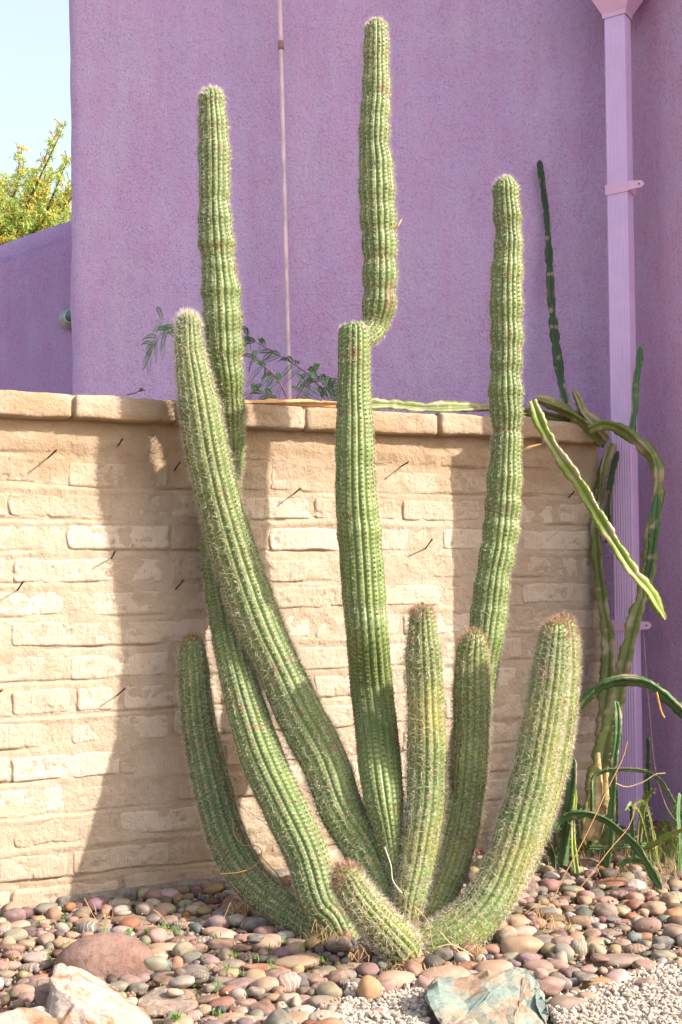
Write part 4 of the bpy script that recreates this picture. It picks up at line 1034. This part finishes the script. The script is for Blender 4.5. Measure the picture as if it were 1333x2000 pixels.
L5 = """75 212 70 45 cream;160 203 70 40 sage;65 245 80 60 sage;165 250 52 70 pink;240 222 50 60 lg;340 203 85 48 tan;400 215 70 45 dp;412 238 60 42 bg;470 232 72 50 lg;510 190 150 50 br;600 187 60 50 gr;660 190 70 55 taupe;575 225 95 32 pink;560 243 80 28 pink;45 302 95 48 rb;105 283 70 48 tan;155 303 45 36 cream;250 280 85 52 sand;110 330 85 38 cream;118 373 80 42 gt;35 365 80 50 pink;145 425 85 62 dp;95 440 60 45 mb;55 468 62 40 dp;105 488 58 60 dp;630 298 115 55 peach;617 322 75 65 tan;690 358 50 80 ter;630 372 85 62 teal;500 270 80 38 gr;540 310 60 50 sage;710 272 95 45 rb;755 335 90 55 sg;760 395 110 85 slate;668 423 115 52 br;555 415 60 55 mauve;500 425 75 60 mb;540 458 65 55 sg;715 470 90 55 lg;775 445 52 35 db;820 348 75 58 mauve;852 390 50 55 dp;880 325 55 40 sand;905 363 95 50 gt;935 438 100 65 mauve;868 513 92 60 red;1035 440 100 75 peach;1060 380 195 40 ter;1160 355 170 60 tan;1130 430 98 88 pink;1185 425 80 80 slate;1250 400 80 65 br;1265 450 82 52 dp;1320 405 70 80 br;1130 498 75 65 cream;1035 275 120 70 peach;850 235 110 55 peach;735 212 70 38 peach;875 280 110 60 br;1005 197 115 78 slate;915 142 95 60 taupe;1265 510 120 60 gt;1262 568 115 60 cream;1137 572 125 45 sand;1000 587 160 40 peach;895 573 100 50 peach;750 560 70 58 pink;795 540 60 50 sand;610 578 75 60 sage;815 585 70 35 pink;960 510 80 40 dp;1040 490 90 40 db;1030 530 90 60 rb;1100 527 40 45 cream;790 270 70 60 gr;735 300 65 40 pink;780 303 60 40 pink;940 300 70 40 rb;960 260 90 40 pink;1000 300 60 36 bg;970 335 70 38 br;960 370 60 30 gt;1000 490 60 40 gt;1075 395 60 45 db;20 400 60 50 gt;20 430 40 40 br;20 235 60 60 pink;205 240 45 45 mb;290 250 60 35 tan;210 320 60 26 gr;170 320 50 30 rb;90 400 60 30 gt;15 485 40 40 mb;85 525 80 30 sage;40 560 90 40 gt;700 430 40 50 db;880 430 90 40 gt;865 460 60 40 sg;825 460 50 40 gt;810 500 90 40 br;1230 445 60 40 br;1195 470 60 40 db;1190 505 70 45 dp;1180 545 90 40 wh;1300 540 50 50 lg;680 510 60 30 cream;1050 340 60 30 taupe;1100 310 70 30 db;1160 280 80 40 mb;480 195 50 30 cream;700 215 50 30 db;790 195 60 30 slate;820 178 50 26 br;740 185 60 26 gr;880 195 60 26 gt;950 540 60 30 wh;855 375 40 30 rb;650 240 50 30 dp"""
L6 = """300 552 75 50 tan;385 555 45 30 red;200 620 140 90 peach;105 655 80 125 och U;175 652 70 70 pink;150 757 85 60 pink;330 637 75 70 pink;400 605 170 70 peach;600 570 130 75 peach;495 570 90 35 ter;700 480 140 110 sand;670 535 80 60 sage;545 515 60 50 sand;688 395 95 60 tan;770 570 100 75 dp;810 600 90 45 tan;870 485 90 90 dp;925 495 60 90 sage;800 645 120 90 pink;880 715 140 80 taupe;960 690 70 80 tan;1005 632 130 70 och;1070 540 180 70 taupe;1200 567 105 55 pink;1185 635 90 65 mb;1100 665 100 45 teal;1200 405 90 70 dp;1258 473 75 60 bg;1260 525 80 60 sage;1300 365 75 80 ora;1300 420 80 40 mb;1175 455 75 35 ter;1235 340 95 65 tan;1140 330 70 60 red;1100 345 50 50 taupe;1040 315 85 48 pink;1035 355 80 80 taupe;975 365 70 30 ora;935 345 65 50 bg;955 393 80 45 mauve;870 245 68 40 cream;905 275 85 45 sage;965 165 75 70 br;1055 245 120 50 ter;1105 285 90 55 dp;1195 285 70 45 sage;745 230 60 50 dp;780 270 50 40 gr;750 340 60 50 taupe;845 360 45 40 cream;850 325 65 40 pink;790 350 60 35 sage;770 400 60 45 ter;840 415 70 50 peach;900 425 75 35 sage;900 630 70 40 teal;965 585 60 45 pink;1320 565 50 40 teal;1270 605 100 35 sage;20 605 70 50 gr;60 575 80 36 tan;55 635 60 50 gt;20 640 50 36 slate;0 580 60 40 br;500 600 60 40 pink;855 545 50 80 cream U;905 595 60 44 gt;1150 600 70 40 dp;1010 570 60 36 rb;960 650 70 30 gr;1280 640 60 30 wh;1235 495 50 30 gr;1150 500 80 40 br;1100 480 60 40 pink;1020 470 70 36 gt;1050 440 80 30 mb;980 440 60 40 dp;930 450 60 36 cream;860 440 60 36 taupe;800 440 60 36 gt;730 430 60 40 cream;740 290 50 36 taupe;700 320 50 40 dp;820 300 60 30 gr;880 310 60 30 rb;990 290 70 40 slate;1060 290 60 30 cream;1170 240 60 36 br;1240 250 60 40 dp;1290 300 60 40 tan;1320 250 50 40 mb;1060 390 60 30 bg;1100 400 70 36 dp;1150 380 60 30 tan;1310 470 50 36 slate;1320 520 50 40 dp;740 600 50 36 gt;780 730 50 50 pink"""
# big rocks first (hull shapes), so that pebbles pile round them
def hull_rock(pts, m_, label, seed, amp=.006, sub=3):
    pts = np.asarray(pts, float); c = pts.mean(0); base = np.array([c[0], c[1], 0.0])
    bm = bmesh.new()
    for p in pts: bm.verts.new(Vector(p-base))
    bmesh.ops.convex_hull(bm, input=bm.verts)
    geom = [v for v in bm.verts if not v.link_faces]
    bmesh.ops.delete(bm, geom=geom, context='VERTS')
    bmesh.ops.bevel(bm, geom=bm.edges[:], offset=.005, segments=1, affect='EDGES')
    bmesh.ops.triangulate(bm, faces=bm.faces)
    for _ in range(sub):
        es = [e for e in bm.edges if e.calc_length() > .012]
        if es: bmesh.ops.subdivide_edges(bm, edges=es, cuts=1, use_grid_fill=False); bmesh.ops.triangulate(bm, faces=bm.faces)
    V = np.array([v.co[:] for v in bm.verts]); bm.normal_update(); Nn = np.array([v.normal[:] for v in bm.verts])
    bm.verts.index_update(); Fq = np.array([[v.index for v in f.verts] for f in bm.faces]); bm.free()
    rid = 1-np.abs(fbm(V, 9, seed, 3)); w = amp*(1.9*fbm(V, 14, seed+1, 5)-1.5*np.maximum(0, rid-.8)*3)
    w = w+amp*.8*np.round(vn(V, 22, seed+9)*2)/2
    V = V+Nn*w[:, None]
    o = link('rock', mesh_k('rock', V, Fq, m_, False), None, tuple(base)); tag(o, label, 'rock')
    hx_ = pts[:, 0]; hy_ = pts[:, 1]
    cx_, cy_ = hx_.mean(), hy_.mean()
    i0 = int((hx_.min()-HX0)/HS); i1 = int((hx_.max()-HX0)/HS); j0 = int((hy_.min()-HY0)/HS); j1 = int((hy_.max()-HY0)/HS)
    hm[max(i0, 0):i1, max(j0, 0):j1] = np.maximum(hm[max(i0, 0):i1, max(j0, 0):j1], pts[:, 2].max()*.8)
    return o
Yf = 3.02
hull_rock([at(112, 1884, 3.22), at(125, 1880, 3.25), at(152, 1888, 3.27), at(190, 1917, 3.27), at(255, 1957, 3.25), at(300, 2005, 3.15), at(97, 1912, 3.12), at(103, 1950, 3.08), at(150, 1960, 3.02), at(290, 2050, 3.0), at(90, 2060, 2.98), at(230, 2070, 2.96), at(150, 1900, 3.42)*np.array([1, 1, .8]), at(300, 2000, 3.42)*np.array([1, 1, .4]), at(90, 1990, 3.3)*np.array([1, 1, .3])],
          M_rockO, 'jagged cream and orange rock, tallest at the lower left corner', 3)
hull_rock([at(73, 1912, 3.34), at(100, 1905, 3.36), at(108, 1925, 3.32), at(68, 1945, 3.28), at(70, 1975, 3.24), at(105, 1985, 3.24), at(72, 2000, 3.22), at(110, 1915, 3.45), at(75, 1960, 3.45), at(110, 2000, 3.3)], M_rockG, 'small brown pointed rock against the left side of the jagged rock', 5, .004)
hull_rock([at(-20, 1985, 3.0), at(40, 1968, 3.05), at(90, 1967, 3.1), at(125, 1985, 3.08), at(130, 2010, 3.0), at(110, 2060, 2.95), at(-30, 2060, 2.92), at(-20, 1990, 3.2), at(100, 1990, 3.25), at(0, 2040, 3.25)], M_rockO, 'low orange rock in the bottom left corner', 8, .005)
hull_rock([at(832, 1922, 3.36), at(870, 1913, 3.38), at(975, 1911, 3.40), at(1010, 1889, 3.38), at(1029, 1888, 3.38), at(1048, 1930, 3.32), at(1058, 1962, 3.28), at(1068, 2005, 3.22), at(1000, 2025, 3.16), at(860, 2012, 3.18), at(838, 1965, 3.26), at(850, 1930, 3.5)*np.array([1, 1, .7]), at(1040, 1910, 3.52)*np.array([1, 1, .7]), at(1050, 1960, 3.55)*np.array([1, 1, .1]), at(850, 1960, 3.55)*np.array([1, 1, .1])],
          M_rockT, 'angular turquoise and ochre rock in the gravel in front of the cactus', 11, .009)
hull_rock([at(265, 1950, 3.45), at(300, 1930, 3.5), at(335, 1922, 3.52), at(365, 1930, 3.5), at(385, 1955, 3.44), at(375, 1975, 3.38), at(335, 1985, 3.36), at(275, 1965, 3.40), at(270, 1985, 3.38), at(385, 1985, 3.4), at(300, 1960, 3.62)*np.array([1, 1, .4]), at(380, 1950, 3.6)*np.array([1, 1, .4])], M_rockC, 'low angular cream rock right of the big mauve boulder', 14, .004)
# mauve boulder
bc = at_z(196, 1896, .03); sY = bc[1]/F
V = pebble_shape(I3[0], 4)
bmx = bmesh.new(); 
Vb, Fb = ico(5); Vb = np.sign(Vb)*np.abs(Vb)**.95; Vb = Vb*(1+.06*vn(Vb, 1.1, 4)[:, None])+.006*fbm(Vb, 6, 5, 3)[:, None]*Vb
Vb = Vb*np.array([104*sY, .10, .105])
bo = link('boulder', mesh_k('boulder', Vb, Fb, M_boulder), None, (bc[0], bc[1]+.07, .012)); tag(bo, 'big smooth mauve brown half-buried boulder at lower left', 'boulder')
drop(bc[0], bc[1]+.07, 104*sY, .10, .08, 0, .0); 
for (src, x0, y0) in ((L5, 0, 1700), (L6, 667, 1600)):
    for ln_ in src.split(';'):
        t = ln_.split(); x, y, w, h = map(float, t[:4])
        place(x0+x/2, y0+y/2, w/2, h/2, C_[t[4]], upright=len(t) > 5)
def graveline(px): return np.interp(px, [-200, 640, 680, 830, 1070, 1170, 1333, 1600], [2400, 2100, 1940, 1935, 1975, 1935, 1898, 1880])
pal = ['pink', 'dp', 'tan', 'tan', 'gt', 'gt', 'taupe', 'taupe', 'rb', 'cream', 'cream', 'sage', 'gr', 'mb', 'peach', 'sand', 'sand', 'br', 'slate', 'bg', 'lg', 'lg', 'wh', 'ter', 'db']
def blocked(x, y):
    if (np.array([x, y])-WL2)@WN < .015 and -2 < (np.array([x, y])-WL2)@WD < WLEN+.0: return True
    # behind purple house walls
    if y > np.interp(x, [-3, Iin[0], CORN[0], 3], [5.8, 5.85, CORN[1]-.03, CORN[1]-.1]): return True
    return False
smalls = []
def scatter(n, lo, hi, maxb, x0=-1.45, x1=1.9):
    k = 0
    for _ in range(n):
        x = random.uniform(x0, x1); y = 2.75+(5.9-2.75)*random.random()
        if abs(x) > .30*y+.25: continue
        if blocked(x, y): continue
        px, py = project((x, y, .0))
        if py > graveline(px): continue
        a = random.uniform(lo, hi)**1.0; b = a*random.uniform(.6, .95); c = a*random.uniform(.42, .75); rot = random.uniform(0, 3.14)
        z = drop(x, y, a, b, c, rot, .8, maxbase=maxb)
        if z is None: continue
        col = C_[random.choice(pal)]; col = tuple(max(30, min(235, v+random.randint(-14, 14))) for v in col)
        px, py = project((x, y, z)); s_ = F/y
        stones.append(dict(p=(x, y, z), s=(a, b, c), rot=rot, col=col, px=px, py=py, size=a*c*s_*s_*3, hand=False)); k += 1
    return k
scatter(2500, .026, .044, .014)
scatter(5000, .017, .027, .014)
scatter(9000, .008, .015, .010)
print('stones', len(stones))
def alb(c, k=.56):
    c = tuple(v*.72+.28*t for v, t in zip(c, (168, 150, 132)))
    return tuple(min(.85, v*k) for v in srgb(c))
vis = [s for s in stones if -10 < s['px'] < 1345 and s['py'] < 2010]
vis.sort(key=lambda s: (not s['hand'], -s['size'])); ind = vis[:292]; idset = set(id(s) for s in ind)
rest = [s for s in stones if id(s) not in idset]
# labels: colour + region, ordered from the left when several match
from collections import defaultdict
grp = defaultdict(list)
for s in ind:
    w = s['size']; ar = s['s'][0]/s['s'][2]
    s['shape'] = 'flat' if ar > 2.1 else ('long' if s['s'][0]/s['s'][1] > 1.45 else ('round' if ar < 1.35 else 'oval'))
    s['key'] = (cn(s['col']), s['shape'], region(s['px'], s['py'])); grp[s['key']].append(s)
ordw = ['leftmost', 'second from left', 'third from left', 'fourth from left', 'fifth from left', 'sixth from left', 'seventh from left', 'eighth from left', 'ninth from left', 'tenth from left']
for key, lst in grp.items():
    lst.sort(key=lambda s: s['px'])
    for k, s in enumerate(lst):
        lab = f'{key[0]} {key[1]} stone {key[2]}'
        if len(lst) > 1: lab += f', {ordw[k]}' if k < len(lst)-1 and k < 10 else (', rightmost' if k == len(lst)-1 else f', between {ordw[9]} and rightmost')
        s['lab'] = lab
for s in ind:
    o = link('river_stone', random.choice(peb_meshes), None, s['p']); a, b, c = s['s']
    o.scale = (a, b, c)
    o.rotation_euler = (random.uniform(-.15, .15), random.uniform(-.15, .15), s['rot']) if a/c > 1 else (0, 0, s['rot'])
    o.color = (*alb(s['col']), 1)
    tag(o, s['lab'], 'stone', 'rounded river stones around the cactus')
pk = Pack()
for q, s in enumerate(rest):
    a, b, c = s['s']; Vs, Fs = (I2 if a > .014 else I1)
    V = pebble_shape(Vs, q % 40, .18 if q % 3 == 0 else 0)*np.array([a, b, c]); cr_, sr_ = math.cos(s['rot']), math.sin(s['rot'])
    V = np.stack([V[:, 0]*cr_-V[:, 1]*sr_, V[:, 0]*sr_+V[:, 1]*cr_, V[:, 2]], 1)+np.array(s['p'])
    pk.add(V, Fs, alb(s['col']))
o = link('pebbles', pk.mesh('pebbles', M_stonev)); tag(o, 'small mixed pebbles filling the gaps between the river stones', 'pebbles', kind='stuff')
# white crushed gravel + grit between stones
Vg, Fg = I1
pk = Pack(); ng = 0; V0 = []; 
cen_, siz_, colr = [], [], []
for _ in range(60000):
    if ng > 19000: break
    if random.random() < .62:
        px = random.uniform(640, 1360); py = random.uniform(1880, 2040)
        if py < graveline(px)-8+random.gauss(0, 4): continue
        p = at_z(px, py, 0); a = random.uniform(.004, .0095); cc = np.array([.43, .37, .305])*random.uniform(.7, 1.15); 
        if random.random() < .15: cc = np.array([.5, .36, .28])*random.uniform(.7, 1.1)
    else:
        y = random.uniform(2.8, 5.4); x = random.uniform(-.3*y, .32*y)
        if blocked(x, y): continue
        p = np.array([x, y, 0]); a = random.uniform(.003, .0075); cc = alb(random.choice(list(C_.values())), .7)
    i, j = int((p[0]-HX0)/HS), int((p[1]-HY0)/HS)
    if not (0 <= i < hm.shape[0] and 0 <= j < hm.shape[1]): continue
    if hm[i, j] > .03: continue
    z = hm[i, j]*.6+a*.6
    if hm[i, j] < .02: hm[i, j] += a*.7
    cen_.append((p[0], p[1], z)); siz_.append(a); colr.append(cc); ng += 1
cen_ = np.array(cen_); siz_ = np.array(siz_); colr = np.array(colr); m_ = len(cen_)
D0 = np.array([[1, 0, 0], [-1, 0, 0], [0, 1, 0], [0, -1, 0], [0, 0, 1], [0, 0, -1]], float)
DF = np.array([[0, 2, 4], [2, 1, 4], [1, 3, 4], [3, 0, 4], [2, 0, 5], [1, 2, 5], [3, 1, 5], [0, 3, 5]])
VG = (Vg[None]*(1+rng.uniform(-.42, .30, (m_, len(Vg), 1)))*rng.uniform(.6, 1.2, (m_, 1, 3)))*siz_[:, None, None]+cen_[:, None]
I0 = ico(1)[0]
FG = (Fg[None]+np.arange(m_)[:, None, None]*len(Vg)).reshape(-1, 3)
o = link('gravel', mesh_k('gravel', VG.reshape(-1, 3), FG, M_gravel, False, np.repeat(colr, len(Vg), 0))); tag(o, 'crushed white gravel at lower right and grit among stones', 'gravel', kind='stuff')

# ------------------------------------------------------------------ grass, straw
gr = Pack()
def tuft(px, py, n, h, c, spread=.02, z0=.0, Y=None, w=.0016):
    for _ in range(n):
        p = at_z(px+random.gauss(0, spread*500), py+random.gauss(0, spread*220), z0)
        hh = h*random.uniform(.5, 1.2); a = random.uniform(0, 6.28); ln = random.uniform(.2, .9)*hh
        d = np.array([math.cos(a)*ln, math.sin(a)*ln, 0]); sd_ = np.array([-math.sin(a), math.cos(a), 0])*w
        m1 = p+d*.35+np.array([0, 0, hh*.65]); e = p+d+np.array([0, 0, hh])
        cc = np.array(c)*random.uniform(.7, 1.3)
        gr.add([p-sd_, p+sd_, m1+sd_*.8, m1-sd_*.8], [[0, 1, 2, 3]], cc); gr.add([m1-sd_*.8, m1+sd_*.8, e+sd_*.15, e-sd_*.15], [[0, 1, 2, 3]], cc)
GG = (.14, .27, .05)
for (x, y, n) in [(252, 1822, 14), (310, 1820, 16), (325, 1812, 14), (340, 1818, 18), (420, 1832, 12), (285, 1820, 10), (205, 1818, 6), (320, 1950, 0), (345, 1990, 40), (423, 1985, 10), (460, 1868, 8), (442, 1893, 14), (500, 1873, 12), (525, 1858, 12), (467, 1903, 8), (410, 1895, 6), (95, 1872, 6), (20, 1945, 6), (385, 1947, 4), (535, 1890, 6), (488, 1945, 4), (120, 1800, 5), (630, 1878, 10), (1135, 1705, 8), (1325, 1823, 10), (95, 1873, 8), (22, 1870, 6), (590, 1850, 12), (560, 1840, 10)]:
    tuft(x, y, n, .017, GG, .010, .03)
for k in range(40):
    tuft(random.uniform(0, 660), random.uniform(1800, 1960), 4, .015, GG, .006, .02)
gr2 = gr
o = link('grass', gr.mesh('grass', M_leaf, False)); tag(o, 'small bright green grass sprouts between the river stones', 'grass', kind='stuff')
gr = Pack()
for (x, y, n, h, c) in [(1290, 1690, 120, .12, (.30, .32, .10)), (1330, 1670, 120, .15, (.25, .33, .08)), (1250, 1700, 90, .09, (.40, .30, .14)), (1220, 1690, 80, .07, (.42, .31, .16)), (1310, 1720, 90, .08, (.42, .32, .15)), (1180, 1690, 40, .06, (.40, .30, .15)), (1360, 1700, 120, .16, (.28, .35, .09)), (1270, 1740, 60, .05, (.45, .33, .18)), (1150, 1680, 90, .08, (.34, .30, .12)), (1200, 1660, 90, .12, (.26, .30, .09)), (1100, 1690, 60, .07, (.38, .30, .14))]:
    tuft(x, y, n, h, c, .045, .0, w=.0013)
o = link('grass', gr.mesh('grass', M_leaf, False)); tag(o, 'dry yellow green grass clump at the foot of the pink side wall', 'grass', kind='stuff')
gr = Pack()
for (x, y, n, h) in [(640, 1850, 60, .05), (610, 1830, 30, .05), (1090, 1815, 40, .04), (1060, 1800, 30, .05), (780, 1905, 30, .03), (200, 1790, 14, .06), (470, 1800, 14, .07), (580, 1810, 30, .07), (850, 1900, 20, .03), (1130, 1860, 20, .03), (930, 1870, 14, .03)]:
    tuft(x, y, n, h, (.55, .37, .17), .035, .015, w=.0009)
def strand(pts, r=.0012, c=(.60, .38, .16)):
    P = [at(px, py, Y) for (px, py, Y) in pts]; gr.tube(P, r, 4, c)
for _ in range(60):
    x, y = random.choice([(650, 1850), (620, 1830), (1085, 1820), (1060, 1790), (700, 1880), (930, 1870), (800, 1890), (1200, 1720), (1280, 1720), (480, 1790), (590, 1790)])
    Y = at_z(x, y, .03)[1]; a = random.uniform(-40, 40); b = random.uniform(-28, 2)
    strand([(x, y, Y), (x+a*.5+random.gauss(0, 8), y+b-random.uniform(0, 14), Y-.01), (x+a, y+b*.4, Y-.03)], .0009)
strand([(1075, 1772, 4.45), (1100, 1715, 4.5), (1130, 1660, 4.55), (1160, 1600, 4.6), (1185, 1545, 4.65), (1215, 1485, 4.7), (1226, 1448, 4.72)], .0022, (.50, .30, .13))
strand([(1040, 1800, 4.35), (1068, 1790, 4.38), (1075, 1772, 4.4)], .002, (.50, .30, .13))
strand([(1125, 1745, 4.4), (1160, 1700, 4.45), (1195, 1655, 4.5), (1225, 1620, 4.55), (1238, 1590, 4.58), (1241, 1567, 4.6)], .0018, (.50, .30, .13))
strand([(1203, 1530, 4.7), (1225, 1537, 4.7), (1255, 1528, 4.7), (1280, 1513, 4.7), (1300, 1510, 4.7)], .0022, (.62, .45, .25))
strand([(1258, 1240, 5.3), (1262, 1300, 5.25), (1270, 1400, 5.2), (1280, 1500, 5.1), (1300, 1570, 5.0), (1318, 1600, 4.9)], .0012, (.6, .45, .3))
strand([(752, 1655, 3.85), (764, 1690, 3.83), (768, 1720, 3.82), (786, 1745, 3.80)], .0014, (.75, .68, .55))
strand([(455, 1598, 4.3), (458, 1628, 4.3), (475, 1650, 4.28), (500, 1652, 4.26), (512, 1665, 4.25), (500, 1690, 4.22), (470, 1703, 4.2), (430, 1707, 4.2)], .0016, (.50, .31, .13))
strand([(505, 1668, 4.4), (540, 1705, 4.38), (580, 1760, 4.3)], .0016, (.35, .22, .12))
strand([(455, 1565, 4.55), (520, 1610, 4.55), (560, 1660, 4.5)], .0009, (.4, .26, .15))
strand([(388, 1590, 4.5), (372, 1640, 4.5), (366, 1700, 4.5)], .0011, (.42, .32, .14))
strand([(395, 1645, 4.45), (405, 1690, 4.45), (430, 1730, 4.4)], .0011, (.42, .32, .2))
strand([(810, 1770, 3.7), (836, 1800, 3.7), (840, 1830, 3.7), (818, 1838, 3.7)], .0011, (.6, .45, .2))
strand([(855, 1850, 3.55), (880, 1845, 3.55), (905, 1855, 3.55), (925, 1868, 3.55)], .0018, (.66, .48, .28))
strand([(860, 1820, 3.55), (880, 1842, 3.55), (900, 1862, 3.55)], .0014, (.66, .48, .28))
strand([(1283, 1352, 4.7), (1288, 1375, 4.7), (1292, 1390, 4.7), (1298, 1402, 4.7)], .004, (.55, .32, .12))
for (x, y, t) in [(330, 1810, -30), (430, 1810, 20), (190, 1800, -25), (545, 1790, 30), (470, 1770, 40)]:
    Y = at_z(x, y, .03)[1]; strand([(x, y, Y), (x+t*.5, y-22, Y), (x+t, y-30-random.uniform(0, 20), Y)], .0012)
o = link('dry_grass', gr.mesh('dry_grass', M_leaf)); tag(o, 'tangles of dry straw and stalks around the cactus bases', 'dry grass', kind='stuff')
print('tris', sum(len(o.data.polygons) for o in bpy.data.objects if o.type == 'MESH'))
